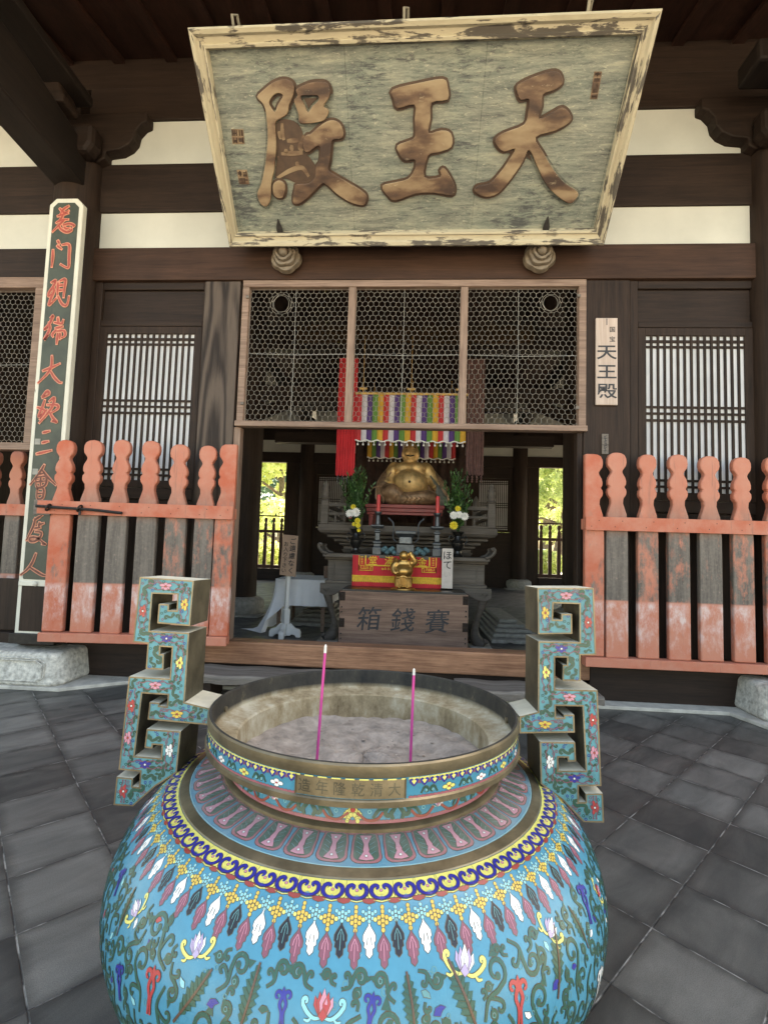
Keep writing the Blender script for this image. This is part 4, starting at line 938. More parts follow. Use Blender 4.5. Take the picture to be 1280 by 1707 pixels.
# belly
bod = MB().lathe([tuple(p) for p in prof_b], 144, m=0, cap=False)
d = Deco(['blue', 'bronze', 'wire']); d.q = bod
NB = 72; s_y = .052
for i in range(NB):
    th = 2*math.pi*(i+.5)/NB; f = on('body', th, 0)
    wq = math.pi/NB*.585
    d.poly(f, [(-wq, .002), (wq, .002), (wq, .036), (wq*.6, .043), (0, .046), (-wq*.6, .043), (-wq, .036)], 'yellow', .6, .0012)
    g = on('body', th+math.pi/NB, .043); d.poly(g, [(-.016, -.003), (-.011, .003), (0, .0055), (.011, .003), (.016, -.003)], 'brick', .7, .001)
    for sx in (-1, 1):
        d.rib(f, smooth_open([(0, .040), (sx*.012, .037), (sx*.019, .028), (sx*.018, .017), (sx*.010, .012), (sx*.005, .017), (sx*.009, .022)], 3), tap(.0072), 'deep', 1.6, .0012)
    for k in range(5):
        an = -math.pi/2+2*math.pi*k/5; d.disc(f, (.0062*math.cos(an), .024+.0062*math.sin(an)), .0042, 'yellow', 2.4, 0, 7)
    d.disc(f, (0, .024), .003, 'pink', 3.6, .0008, 7)
    # bead pendants
    f = on('body', th, s_y)
    for c in ((0, .002), (0, .009), (0, .016), (-.0075, .0185), (.0075, .0185), (-.0145, .0215), (.0145, .0215), (0, .0235), (-.007, .0265), (.007, .0265), (0, .031), (0, .038)): d.disc(f, c, .0036, 'gold' if abs(c[0]) < .008 else 'yellow', 1, .001, 7)
    f = on('body', th+math.pi/NB, s_y)
    for c in ((0, .003), (0, .010), (-.0065, .0125), (.0065, .0125), (-.012, .009), (.012, .009), (0, .017), (-.0065, .0195), (.0065, .0195), (0, .024)): d.disc(f, c, .0031, 'cyan', 1, .0008, 7)
    # tassels: mauve under the yellow beads, white and black in turn between them
    def tassel(f, col, L_):
        pts = [(0, 0), (.0016, .014), (.0075, .026), (.0115, .036), (.0115, .048), (.0085, .0515), (.0095, .062), (.0055, .066), (.0055, .078), (0, .086), (-.0055, .078), (-.0055, .066), (-.0095, .062), (-.0085, .0515), (-.0115, .048), (-.0115, .036), (-.0075, .026), (-.0016, .014)]
        k = L_/.086; d.poly(f, [(a, b*k) for a, b in pts], col, 1, .0013)
        if col != 'white':
            for sx in (-1, 1): d.rib(f, [(0, .022*k), (sx*.005, .036*k), (sx*.006, .048*k)], .0014, 'pink' if col == 'mauve' else 'teal', 1.6, 0)
            d.rib(f, [(0, .03*k), (0, .07*k)], .0012, 'pink' if col == 'mauve' else 'teal', 1.6, 0)
        else:
            for sx in (-1, 1): d.rib(f, [(sx*.003, .040*k), (sx*.0045, .058*k)], .0012, 'wire', 1.6, 0)
    tassel(on('body', th, s_y+.036), 'mauve', .057)
    tassel(on('body', th+math.pi/NB, s_y+.022), ('white', 'black')[i % 2], .056)

# scrolling lotus on the belly; where the photograph shows a flower it stands there, the far side repeats the kinds
rnd = random.Random(11)
CMI = np.array(CMW.inverted())
def body_hit(u, v):
    o = CMI@np.append(EYEP, 1); dd = CMI[:3, :3]@ray(u, v); k = np.array([1/A_B, 1/A_B, 1/B_B]); o = (o[:3]-np.array([0, 0, Z_B]))*k; dd = dd*k
    a, b, c = dd@dd, 2*o@dd, o@o-1; D = b*b-4*a*c
    if D < 0: return None
    t = (-b-math.sqrt(D))/(2*a); p = (o+dd*t)/k; z = p[2]+Z_B
    s_ = np.interp(-z, -pb[:, 1], SL); return math.atan2(p[0], -p[1]), float(s_)
def lotus(f, pal, wing, s=1.0):
    for hd in (-1, 1):
        d.rib(f, smooth_open([(0, .006), (hd*.022, .010), (hd*.042, .000), (hd*.056, -.014)], 4)+curl((hd*.050, -.022), .0085, .6 if hd > 0 else math.pi-.6, .85, 9, -hd), tap(.0095), wing, 1, .0014)
        d.rib(f, smooth_open([(hd*.03, .008), (hd*.038, .016), (hd*.05, .014)], 3), tap(.006), wing, 1.2, .0012)
    for k, (x, w_, h_) in enumerate(((-.022, .009, .034), (.022, .009, .034), (-.011, .010, .043), (.011, .010, .043), (0, .011, .050))):
        d.poly(f, [(x*.35-w_*.6, .002), (x*.8-w_, -h_*.45), (x*1.15, -h_), (x*.8+w_, -h_*.45), (x*.35+w_*.6, .002)], pal[k % len(pal)], 2+k*.35, .0012)
    d.poly(f, [(-.012, .004), (0, -.012), (.012, .004), (0, .014)], pal[0], 4.4, .0012)
def acanthus(f, L_=.15, col='green', stem='brown'):
    n = 7; R2, L2 = [], []
    for i in range(n):
        t = i/n; w_ = .034*math.sin(math.pi*(.16+.8*t))**.8
        R2 += [(w_*1.0, -L_*(t+.075)), (w_*.62, -L_*(t+.045))]; L2 += [(-w_*1.0, -L_*(t+.075)), (-w_*.62, -L_*(t+.045))]
    pts = [(0, 0)]+R2+[(0, -L_*1.08)]+L2[::-1]
    for side in (R2, L2):
        v = [(0, -L_*1.05*i/14) for i in range(15)]; sg_ = 1 if side is R2 else -1; e = [(sg_*.030*max(.05, math.sin(math.pi*(.10+.88*i/14)))**.8*(1.0 if i % 2 else .58), -L_*1.05*min(14, i+(.55 if i % 2 else .2))/14) for i in range(15)]
        fsx = [(i, i+1, 16+i, 15+i) for i in range(14)]
        d.put(f, v+e, fsx if side is R2 else [x[::-1] for x in fsx], col, 1.6)
        pass
    for i in range(1, 7): 
        for sx in (-1, 1): d.rib(f, [(0, -L_*i/8), (sx*.018, -L_*(i/8+.09))], .0014, 'olive', 2.6, 0)
    d.rib(f, smooth_open([(0, .03), (.004, -L_*.4), (0, -L_*1.1)], 5), .0058, stem, 3, .001)
def scroll_path(L_, hd):
    r = L_*.23; c = (hd*(r-.02*L_), -.68*L_)
    return smooth_open([(0, .06*L_), (hd*.13*L_, -.22*L_), (hd*.03*L_, -.47*L_)], 5)+curl(c, r, math.pi if hd > 0 else 0, .92, 14, hd, .34)+curl((-hd*.15*L_, -.31*L_), L_*.095, -math.pi/2+hd*.5, .75, 9, -hd, .4)
def scroll(f, L_, hd, col='green', w_=.0066):
    r = L_*.23; c = (hd*(r-.02*L_), -.68*L_)
    d.rib(f, smooth_open([(0, .06*L_), (hd*.13*L_, -.22*L_), (hd*.03*L_, -.47*L_)], 5)+curl(c, r, math.pi if hd > 0 else 0, .92, 14, hd, .34), tap(w_), col, 1, .0011)
    e = curl(c, r, math.pi if hd > 0 else 0, .92, 14, hd, .34)[-1]; d.disc(f, e, w_*.78, col, 2.2, .0009, 8)
    d.rib(f, smooth_open([(hd*.11*L_, -.27*L_), (-hd*.02*L_, -.36*L_)], 4)+curl((-hd*.15*L_, -.31*L_), L_*.095, -math.pi/2+hd*.5, .75, 9, -hd, .4), tap(w_*.8), col, 1.3, .0010)
    g = (c[0]+hd*r*.9, c[1]-r*.75); d.poly(f, [(g[0]-hd*r*.5, g[1]-r*.1), (g[0]+hd*r*.35, g[1]-r*.5), (g[0]+hd*r*.1, g[1]+r*.35)], col, 1.7, .001)
    if rnd.random() < .6: d.ring(f, (c[0], c[1]), .0035, 'teal', .0013, 9, 1.2)
def trefoil(f, col, L_=.085):
    for hd in (-1, 1):
        d.rib(f, smooth_open([(hd*.006, .03), (hd*.004, -L_*.1), (hd*.012, -L_*.35), (hd*.005, -L_*.58)], 4)+curl((hd*.020, -L_*.62), .0155, math.pi if hd > 0 else 0, .8, 9, hd), tap(.011), col, 2, .0013)
    d.poly(f, [(-.005, -L_*.52), (-.010, -L_*.70), (0, -L_*.92), (.010, -L_*.70), (.005, -L_*.52)], col, 2.8, .0013)
spots = []; marks = []
def at(u, v, fnc, rot=0, sc=1.0, rr=.045, kind=''):
    h = body_hit(u, v)
    if h: spots.append((h[0], h[1], rr*sc*.66, kind)); v0 = len(d.q.v); fnc(on('body', h[0], h[1], rot, sc*.66)); marks.append((v0, len(d.q.v)))
LP = ('lilac', 'white', 'lilac')
for u, v, rot, sc in ((328, 1588, -.35, 1.0), (774, 1616, .30, 1.12), (916, 1556, .9, .95), (228, 1522, -1.1, .9)): at(u, v, lambda f: lotus(f, LP, 'yellow'), rot, sc)
at(996, 1490, lambda f: lotus(f, ('red', 'pink', 'red'), 'yellow'), 1.3, .8)
at(538, 1690, lambda f: lotus(f, ('red', 'pink', 'red', 'red', 'pink'), 'cyan'), 0, 1.0)
for u, v, c, rot, sc in ((250, 1668, 'red', -.2, 1.05), (866, 1688, 'red', .2, 1.05), (470, 1694, 'deep', -.1, .75), (616, 1702, 'deep', .2, .75), (196, 1480, 'deep', -.6, .8), (980, 1520, 'deep', .4, 1.1), (992, 1660, 'white', .3, 1.2), (200, 1650, 'deep', -.4, .9)):
    at(u, v, lambda f: trefoil(f, c), rot, sc, .04)
for u, v, rot, sc in ((300, 1688, .55, 1.0), (402, 1706, .15, .95), (200, 1545, -.2, .8), (690, 1716, -.1, .85), (790, 1705, -.35, 1.1), (930, 1642, .45, 1.05), (975, 1568, -.2, .8)):
    at(u, v, lambda f: acanthus(f, .125), rot, sc, .05, 'leaf')
for u, v, c in ((356, 1672, 'deep'), (733, 1684, 'deep'), (926, 1640, 'deep')):
    at(u, v, lambda f: d.poly(f, [(-.02, .008), (-.012, -.006), (.004, -.010), (.018, -.004), (.006, .002), (.0, .012)], c, 2, .0012), 0, 1, .02)
# far-side repeats
for i in range(9):
    th = math.pi/2+.35+i*(math.pi-.7)/8
    for k, s_ in enumerate((.22, .36, .52)):
        kind = (i+k) % 3; f = on('body', th+.12*(k % 2), s_, rnd.uniform(-.3, .3)); spots.append((th+.12*(k % 2), s_, .05, ''))
        v0 = len(d.q.v); (lambda: lotus(f, LP, 'yellow'), lambda: trefoil(f, 'red'), lambda: acanthus(f, .085))[kind](); marks.append((v0, len(d.q.v)))
# pack scrolls into the free ground so that no two strokes touch
from collections import defaultdict
grid = defaultdict(list); CELL = .012
def occ(x, y): grid[(int(x//CELL), int(y//CELL))].append((x, y))
def free(x, y, d_):
    cx, cy = int(x//CELL), int(y//CELL); k = int(d_//CELL)+1
    for i in range(cx-k, cx+k+1):
        for j in range(cy-k, cy+k+1):
            for (a, b) in grid.get((i, j), ()):
                if (a-x)**2+(b-y)**2 < d_*d_: return False
    return True
for v0, v1 in marks:
    for (x, y, z) in d.q.v[v0:v1]: occ(math.atan2(x, -y)*.68, float(np.interp(-z, -pb[:, 1], SL)))
for tries in range(120000):
    L_ = (.105, .082, .066, .052, .041, .033)[min(5, tries//17000)]*rnd.uniform(.85, 1.1)
    near_ = tries % 6; th = rnd.uniform(-.62, .62) if near_ > 3 else rnd.uniform(-1.5, 1.5) if near_ > 0 else rnd.uniform(-math.pi, math.pi); s_ = rnd.uniform(.145, .33) if near_ > 3 else rnd.uniform(.145, .42) if near_ else rnd.uniform(.15, .72); hd = 1 if rnd.random() < .5 else -1
    rot = rnd.uniform(-.9, .9)+(0 if rnd.random() < .75 else math.pi)
    pts = scroll_path(L_, hd); cr, sr = math.cos(rot), math.sin(rot); w2 = .0050+.022*L_
    P = [(th*.68+a*cr-b*sr, s_+a*sr+b*cr) for a, b in pts]
    if min(p[1] for p in P) < .143: continue
    if not all(free(x, y, .0085 if L_ > .06 else .0072) for x, y in P[::2]): continue

    for x, y in P: occ(x, y)
    scroll(on('body', th, s_, rot), L_, hd, 'green', w2)

for tries in range(5000):                                              # small coloured buds in what is left
    th = rnd.uniform(-1.75, 1.75) if tries % 4 else rnd.uniform(-math.pi, math.pi); s_ = rnd.uniform(.155, .72)
    if not free(th*.68, s_, .0105): continue
    for k in range(6): occ(th*.68+.005*math.cos(k), s_+.005*math.sin(k))
    f = on('body', th, s_, rnd.uniform(0, 6.3)); c = rnd.choice(('deep', 'red', 'white', 'cyan', 'green', 'green', 'green', 'teal'))
    d.poly(f, [(-.009, .004), (-.005, -.003), (.003, -.005), (.010, -.002), (.004, .002), (.0, .006)], c, 1.2, .001)
for _ in range(420):
    th = rnd.uniform(-math.pi, math.pi); s_ = rnd.uniform(.15, .7); d.ring(on('body', th, s_), (0, 0), rnd.uniform(.003, .0055), 'teal', .0014, 10, .6)
bod.build('belly', d.mats(), cen, local=True, smooth=True)
MB().lathe([(.32, -.80), (.34, -.84), (.33, -.88), (.36, -.93), (.36, -.977)], 64).build('foot_ring', m_brz, cen, local=True, smooth=True)

# key fret handles: outline read off the left one, the right one mirrors it
def hl(u, v, y=-.07):
    Mw = np.array(CMW); n = Mw[:3, 1]; p0 = Mw@np.array([0, y, 0, 1]); p = plane_hit(u, v, p0[:3], n); q = CMI@np.append(p, 1); return (q[0], q[2])
HB = ((180, 940), 1280/340)
HO = [(203,82),(542,105),(517,390),(312,372),(322,250),(386,254),(384,290),(434,293),(438,192),(282,187),(264,420),(512,433),(484,868),(655,908),(655,1012),(252,976),(264,867),(327,872),(325,890),(372,894),(379,822),(218,812),(170,1205),(334,1218),(340,1138),(284,1134),(282,1158),(232,1152),(246,1036),(460,1050),(434,1310),(300,1395),(160,1520),(38,1512),(58,1335),(160,1345),(157,1395),(198,1400),(205,1302),(70,1290),(135,706),(390,720),(404,524),(332,520),(330,565),(354,566),(350,664),(240,658),(252,500),(160,490)]
FL = [(222,295,'red',1),(150,890,'red',1),(100,1425,'red',1),(365,140,'pink',0),(300,762,'pink',0),(128,1090,'pink',1),(483,255,'gold',1),(435,942,'gold',0),(452,620,'yellow',1),(388,1170,'white',1),(370,468,'deep',0),(235,1258,'deep',0)]
GR = [(255,118,0),(500,145,1.6),(232,165,1.4),(208,425,1.4),(200,465,0),(360,315,.5),(462,350,1.5),(285,545,1.5),(280,625,1.4),(430,715,1.5),(432,770,1.5),(155,750,1.4),(390,740,0),(158,975,1.4),(115,1210,1.4),(120,1255,.3),(290,1075,.2),(350,1085,0),(410,1095,1.5),(392,1240,1.5),(330,1300,.4),(230,1330,.8),(290,1340,.4),(285,935,.6),(100,1365,1.5),(105,1475,1.5),(200,1420,.8),(550,955,0),(600,970,0),(340,935,0),(520,940,.3),(415,860,1.4),(290,470,0),(460,480,0),(455,545,1.5),(180,830,1.5),(145,1010,1.5),(370,800,0)]
HPACK = []
def handle(mir):
    yA, yB = -.07, .075
    X = (lambda x: x) if not mir else (lambda x: -x-.026)
    Zz = (lambda z: z) if not mir else (lambda z: z+.014)
    P2 = [hl(HB[0][0]+a/HB[1], HB[0][1]+b/HB[1]) for a, b in HO]; P2 = [(X(a), Zz(b)) for a, b in P2]; P2 = [(max(a, .4845) if mir else min(a, -.4845), b) for a, b in P2]
    vs, fs = outline([P2]); ar = sum(P2[i][0]*P2[(i+1) % len(P2)][1]-P2[(i+1) % len(P2)][0]*P2[i][1] for i in range(len(P2)))
    if ar < 0: P2 = P2[::-1]
    q = MB(); n = len(P2)
    q.add([(x, yA, y) for x, y, z in vs], fs, 0); q.add([(x, yB, y) for x, y, z in vs], [f[::-1] for f in fs], 2)
    for i in range(n):
        a, b = P2[i], P2[(i+1) % n]; nx, nz = b[1]-a[1], -(b[0]-a[0]); l = math.hypot(nx, nz); m = 3 if nz/l > .7 else 2
        q.add([(a[0], yA, a[1]), (a[0], yB, a[1]), (b[0], yB, b[1]), (b[0], yA, b[1])], [(0, 1, 2, 3)], m)
    d = Deco(['blue', 'bronze', 'darkside', 'dusttop', 'wire']); d.q = q
    # bronze edging strip
    A = np.array(P2); t0 = A-np.roll(A, 1, 0); t1 = np.roll(A, -1, 0)-A; t0 /= np.linalg.norm(t0, axis=1)[:, None]; t1 /= np.linalg.norm(t1, axis=1)[:, None]
    n0 = np.c_[-t0[:, 1], t0[:, 0]]; n1 = np.c_[-t1[:, 1], t1[:, 0]]; mn = n0+n1; mn /= np.maximum(.35, (mn*n0).sum(1))[:, None]*1
    I = A+mn*.0045
    q.add([(x, yA-.0015, z) for x, z in A]+[(x, yA-.0015, z) for x, z in I], [(i, (i+1) % n, n+(i+1) % n, n+i) for i in range(n)], 1)
    rn = random.Random(5)
    def face(u, v, rot):
        c = hl(HB[0][0]+u/HB[1], HB[0][1]+v/HB[1]); c = (X(c[0]), Zz(c[1])); cr, sr = math.cos(rot), math.sin(rot); sx = -1 if mir else 1
        return lambda a, b, off: (c[0]+sx*(a*cr-b*sr), yA-off-.0004, c[1]-(a*sr+b*cr))
    def inside(x, z):
        k_ = False
        for i in range(n):
            a, b = I[i], I[i-1]
            if (a[1] > z) != (b[1] > z) and x < (b[0]-a[0])*(z-a[1])/(b[1]-a[1])+a[0]: k_ = not k_
        return k_
    for u, v, c, vert in FL:
        f = face(u, v, math.pi/2 if vert else 0)
        for hd in (-1, 1):
            for h2 in (-1, 1):
                pp = smooth_open([(hd*.006, h2*.008), (hd*.026, h2*.013), (hd*.040, h2*.006), (hd*.052, h2*.010)], 3)+curl((hd*.052, h2*.006), .004, h2*1.57, .6, 6, -hd*h2)
                for k in (1, .8, .6, .4):
                    pk = [(a*k, b*k) for a, b in pp]
                    if all(inside(*f(a, b, 0)[::2]) for a, b in pk): d.rib(f, pk, .0026, 'mauve', 1.8, .0); break
        for a, b, sx in ((-.011, -.003, 1.6), (.011, -.003, 1.6), (-.007, .006, 1.3), (.007, .006, 1.3), (0, -.007, 1.1), (0, .008, 1.1)): d.disc(f, (a, b), .0055, c, 2.4, .0009, 8, sx, .8)
        d.disc(f, (0, 0), .003, 'red' if c in ('yellow', 'gold', 'pink') else 'white', 3.4, .0007, 7)
    c1_, c2_ = {}, {}
    for hd in (-1, 1):
        c1_[hd] = smooth_open([(-.026, hd*.005), (-.008, -hd*.008), (.005, hd*.002)], 4)+curl((.015, hd*.005), .0095, math.pi, .85, 9, -hd)
        c2_[hd] = curl((-.018, -hd*.005), .0085, 0, .8, 8, hd)
    if not HPACK:
        g2 = []
        def clear(p, r2): return all((p[0]-a)**2+(p[1]-b)**2 > r2 for a, b in g2)
        for u, v, c, vert in FL:
            f = face(u, v, math.pi/2 if vert else 0)
            for a in (-.03, -.015, 0, .015, .03): g2.append(f(a, 0, 0)[::2])
        us, vs_ = [p[0] for p in HO], [p[1] for p in HO]
        for t_ in range(5200):
            kk = (1.15, .9, .7, .5)[min(3, t_//1200)]; u, v = rn.uniform(min(us), max(us)), rn.uniform(min(vs_), max(vs_)); c0 = face(u, v, 0)(0, 0, 0)
            if not inside(c0[0], c0[2]) or not clear(c0[::2], (.008*kk)**2): continue
            rr, hd = rn.uniform(0, 6.3), rn.choice((-1, 1)); f0 = face(u, v, rr)
            pp = [f0(a*kk, b*kk, 0)[::2] for a, b in c1_[hd]+c2_[hd]]
            if not all(clear(p, (.0078*kk+.0012)**2) for p in pp[::2]): continue
            if not all(inside(*f0(a*kk*1.1, b*kk*1.25, 0)[::2]) for a, b in (c1_[hd]+c2_[hd])[::2]): continue
            g2 += pp[::2]; HPACK.append((u, v, rr, kk, hd))
        for t_ in range(2500):
            u, v = rn.uniform(min(us), max(us)), rn.uniform(min(vs_), max(vs_)); p = face(u, v, 0)(0, 0, 0)[::2]
            if inside(*p) and clear(p, .0085**2) and inside(p[0]+.006, p[1]) and inside(p[0]-.006, p[1]): g2.append(p); HPACK.append((u, v, 0, 0, 0))
    for u, v, rr, kk, hd in HPACK:
        f0 = face(u, v, rr)
        if not hd: d.ring(f0, (0, 0), .0036, ('mauve', 'green', 'deep')[int(u+v) % 3], .0018, 9, .8); continue
        f = lambda a, b, off: f0(a*kk, b*kk, off)
        d.rib(f, c1_[hd], tap(.0082), 'green', 1, .0011); d.rib(f, c2_[hd], tap(.0056), 'green', 1.4, .0011)
    ms = [m_wirb if k == 'wire' else m_brz if k == 'bronze' else m_brzd if k == 'darkside' else m_dust if k == 'dusttop' else EN_H if k == 'blue' else EN[k] for k in d.k]
    return q.build('handle', ms, cen, local=True)
EN_H = enamel('enamel_handle_blue', (.075, .265, .30), .3, .3)
handle(False); handle(True)

# two incense sticks standing in the ash
def stick(u0, v0, u1, v1, Y, label):
    a = fy(u0, v0, Y); b = fy(u1, v1, Y); dv = (b-a)/abs(b[2]-a[2]); base = a+dv*(a[2]-.805)
    t = thing('incense_stick', label, 'incense stick', tuple(base)); a = a-base
    MB().tube([(0, 0, 0), tuple(a*.93)], .0042, 8).build('stick', m_pink, t, local=True, smooth=True)
    MB().tube([tuple(a*.93), tuple(a*.985), tuple(a)], [.0046, .004, .0012], 8).build('ash_tip', m_ashy, t, local=True, smooth=True)
stick(543, 1074, 528, 1270, 1.52, 'taller leaning magenta incense stick standing left in the censer ash')
stick(690, 1114, 684, 1270, 1.58, 'shorter upright magenta incense stick standing right in the censer ash')
# ================================================================ step planks in front of the sill
for x0, x1, y0, y1, lab in ((-2.15, -.62, 4.42, 4.80, 'rough grey step plank on low legs in front of the sill left of the censer'),
                            (.42, 1.68, 4.36, 4.72, 'rough grey step plank on low legs in front of the sill right of the censer')):
    t = thing('step_plank', lab, 'step', ((x0+x1)/2, (y0+y1)/2, .0))
    n = 24; vs = []; rnd = random.Random(int(x0*9))
    for i in range(n+1):
        x = x0+(x1-x0)*i/n; e = rnd.uniform(-.012, .012); zz = .245+.006*math.sin(i*.7)
        vs += [(x, y0+e, zz-.075), (x, y0+e*.6-.006, zz-.02), (x, y0+.012+e, zz), (x, y1, zz), (x, y1, zz-.08)]
    fs = [(i*5+j, i*5+j+1, (i+1)*5+j+1, (i+1)*5+j) for i in range(n) for j in range(4)]+[(i*5+4, i*5, (i+1)*5, (i+1)*5+4) for i in range(n)]+[(0, 4, 3, 2, 1), tuple(n*5+j for j in range(5))]
    MB().add(vs, fs).build('board', m_plank, t, smooth=True, clean=True, bevel=.004)
    for x in (x0+.22, x1-.28):
        MB().box(x, x+.09, y0+.05, y1-.03, .0, .168).build('leg', m_woodX, t, bevel=.006)

# ================================================================ offertory box and what stands on it
bx0, bx1, by0, by1, bz0, bz1 = -.905, .70, 6.08, 6.78, .1, .895
box_ = thing('offertory_box', 'brown wooden offertory box with black characters on its front behind the sill', 'box', ((bx0+bx1)/2, by0, bz0)); ox = (bx0+bx1)/2
MB().box(bx0, bx1, by0, by0+.035, bz0, bz1).build('front_panel', m_box, box_, bevel=.006)
MB().box(bx0, bx0+.035, by0+.036, by1, bz0, bz1).box(bx1-.035, bx1, by0+.036, by1, bz0, bz1).box(bx0, bx1, by1+.001, by1+.035, bz0, bz1).build('side_panel', m_box, box_, bevel=.004)
MB().box(bx0+.02, bx1-.02, by0+.03, by1-.01, bz1-.03, bz1+.022).build('lid', m_black, box_, bevel=.006)
q = MB(); f = MB()
for k in range(5):
    for sx in (-1, 1):
        z = bz0+.07+k*.165; x = bx0 if sx < 0 else bx1
        if k % 2 == 0: q.box(*(sorted((x, x-sx*.07))), by0-.004, by0+.002, z-.055, z+.055)
        for zz in (z-.03, z+.03): f.ball((x-sx*.03, by0-.006, zz), .010, 8)
q.build('corner_joint', m_woodX, box_, bevel=.003); f.build('nail_heads', m_iron, box_, smooth=True)
for k, ch in enumerate('賽錢箱'):
    vs, fs = glyph(ch, .31, .005); rr = random.Random(k)
    MB().add([(ox+.425-.425*k+(x+.10*y)*1.0, by0-.003, .565+y+.06*x) for x, y, z in vs], fs).build('character', m_ink, box_)

# altar cloth on the low table front, figurine, name card
ay = 6.62
t = thing('altar_cloth', 'red altar cloth with gold characters, fret border and yellow fringe behind the figurine', 'cloth', (0, ay, .9))
c0, c1 = fy(588, 930, ay), fy(738, 935, ay); zt, zb_ = 1.335, .915; x0, x1 = float(c0[0]), float(c1[0])
def wavy(x, z): return ay+.010*math.sin(x*23+z*3)+.004*math.sin(x*51)
def strip(nm, mat, xa, xb, za, zb2, dy, n=40, par=None):
    vs = [(xa+(xb-xa)*i/n, wavy(xa+(xb-xa)*i/n, z)+dy, z) for z in (za, zb2) for i in range(n+1)]
    return MB().add(vs, [(i, n+1+i, n+2+i, i+1) for i in range(n)]).build(nm, mat, par or t, smooth=True)
strip('cloth', m_red, x0, x1, zt, zb_, 0)
q = MB()
for i in range(150):
    x = x0+(x1-x0)*(i+.5)/150; q.box(x-.0035, x+.0035, wavy(x, 1)-.008, wavy(x, 1)-.003, .975+.006*math.sin(i*1.7), 1.055)
q.box(x0, x1, ay-.02, ay-.012, 1.05, 1.064); q.build('fringe', m_yel, t)
q = MB(); yy = ay-.017
def bar(a, b, c, e): q.box(a, b, yy, yy+.003, c, e)
for sx in (0, 1):
    X = lambda x: x0+.085+x if not sx else x1-.085-x
    def bb(a, b, c, e): a, b = sorted((X(a), X(b))); bar(a, b, c, e)
    bb(.085, .105, 1.20, 1.335); bb(0, .012, 1.13, 1.335)
    for k in range(5): bb(.03, .06, 1.225+k*.022, 1.235+k*.022)
    for (a, b, c, e) in ((.0, .20, 1.128, 1.137), (.0, .01, 1.13, 1.20), (.0, .085, 1.195, 1.203), (.03, .12, 1.150, 1.159), (.03, .04, 1.15, 1.185), (.06, .14, 1.172, 1.181), (.13, .14, 1.15, 1.19), (.16, .17, 1.13, 1.185), (.16, .2, 1.18, 1.19), (.19, .2, 1.13, 1.18)): bb(a, b, c, e)
    for k in range(7): v = curl((X(.33+.04*k), 1.16), .017, k, 1.2, 10, 1 if k % 2 else -1); v2, f2 = ribbon(v, .008); q.add([(a, yy-.001, b) for a, b in v2], f2)
bar(x0+.17, x1-.17, 1.195, 1.212); q.build('gold_embroidery', m_yel, t)
for k, ch in enumerate('金玉滿堂'):
    vs, fs = glyph(ch, .13, .010); xx = x1-.28-k*(x1-x0-.56)/3
    MB().add([(xx+x, ay-.018, 1.272+y) for x, y, z in vs], fs).build('character', m_yel, t)

def blob(name, prims, mat, parent, voxel=.02, smooth=6, base=(0, 0, 0), sc=1.0, disp=0):
    """one continuous body: balls and tapered limbs merged by a voxel remesh"""
    q = MB()
    for p in prims:
        if p[0] == 'e': q.ball([base[i]+p[1][i]*sc for i in range(3)], sc, 20, sz=p[2])
        else: q.tube(smooth_pts([[base[i]+a[i]*sc for i in range(3)] for a in p[1]]), [r*sc for r in smooth_r(p[2], len(p[1]))], 14)
    tmp = q.build('tmp', mat); md = tmp.modifiers.new('r', 'REMESH'); md.mode = 'VOXEL'; md.voxel_size = voxel*sc
    ms = tmp.modifiers.new('s', 'SMOOTH'); ms.iterations = smooth; ms.factor = .5
    bpy.context.view_layer.update(); ev = tmp.evaluated_get(bpy.context.evaluated_depsgraph_get()); me = ev.to_mesh()
    o = MB().add([tuple(v.co) for v in me.vertices], [tuple(p.vertices) for p in me.polygons]).build(name, mat, parent, smooth=True, angle=180)
    ev.to_mesh_clear(); bpy.data.objects.remove(tmp); return o
def smooth_pts(P): 
    if len(P) < 3: return P
    return [tuple(p) for p in smooth_open(P, 4)]
def smooth_r(r, n):
    if n < 3: return list(r)
    xs = np.arange(n); return list(np.interp(np.linspace(0, n-1, (n-1)*4+1), xs, r))

# standing gilt figurine with one hand raised to the head (about 0.5 m)
fx, fyy, fz = float(fy(672, 975, 6.40)[0]), 6.40, .917
t = thing('figurine', 'small standing gilded laughing monk figurine on the offertory box lid', 'figurine', (fx, fyy, fz)); FS = .52
blob('body', [('e', (0, 0, .44), (.245, .19, .19)), ('e', (0, -.06, .42), (.19, .16, .15)), ('e', (0, .02, .62), (.19, .12, .12)), ('e', (0, -.015, .82), (.125, .125, .13)), ('e', (-.05, -.055, .79), (.045, .05, .045)), ('e', (.05, -.055, .79), (.045, .05, .045)),
    ('e', (0, -.11, .80), (.022, .025, .02)), ('e', (-.10, 0, .79), (.025, .03, .06)), ('e', (.10, 0, .79), (.025, .03, .06)),
    ('t', [(.18, 0, .62), (.27, -.03, .66), (.23, -.06, .77), (.17, -.07, .86)], [.10, .09, .075, .055]), ('e', (.165, -.07, .89), (.055, .045, .05)), ('e', (0, .03, .12), (.235, .16, .12)), ('e', (0, .02, .52), (.25, .15, .14)), ('e', (0, .03, .2), (.24, .14, .2)),
    ('t', [(-.17, 0, .64), (-.26, -.03, .54), (-.24, -.10, .42), (-.16, -.16, .36)], [.085, .08, .07, .05]),
    ('t', [(-.08, 0, .3), (-.09, 0, .16), (-.10, -.02, .05)], [.12, .10, .085]), ('t', [(.08, 0, .3), (.09, 0, .16), (.10, -.02, .05)], [.12, .10, .085]), ('e', (-.10, -.08, .03), (.06, .09, .035)), ('e', (.10, -.08, .03), (.06, .09, .035)), ('e', (-.21, .05, .64), (.08, .08, .13))],
    m_fig, t, .016, 4, (fx, fyy, fz+.01), FS)
q = MB()
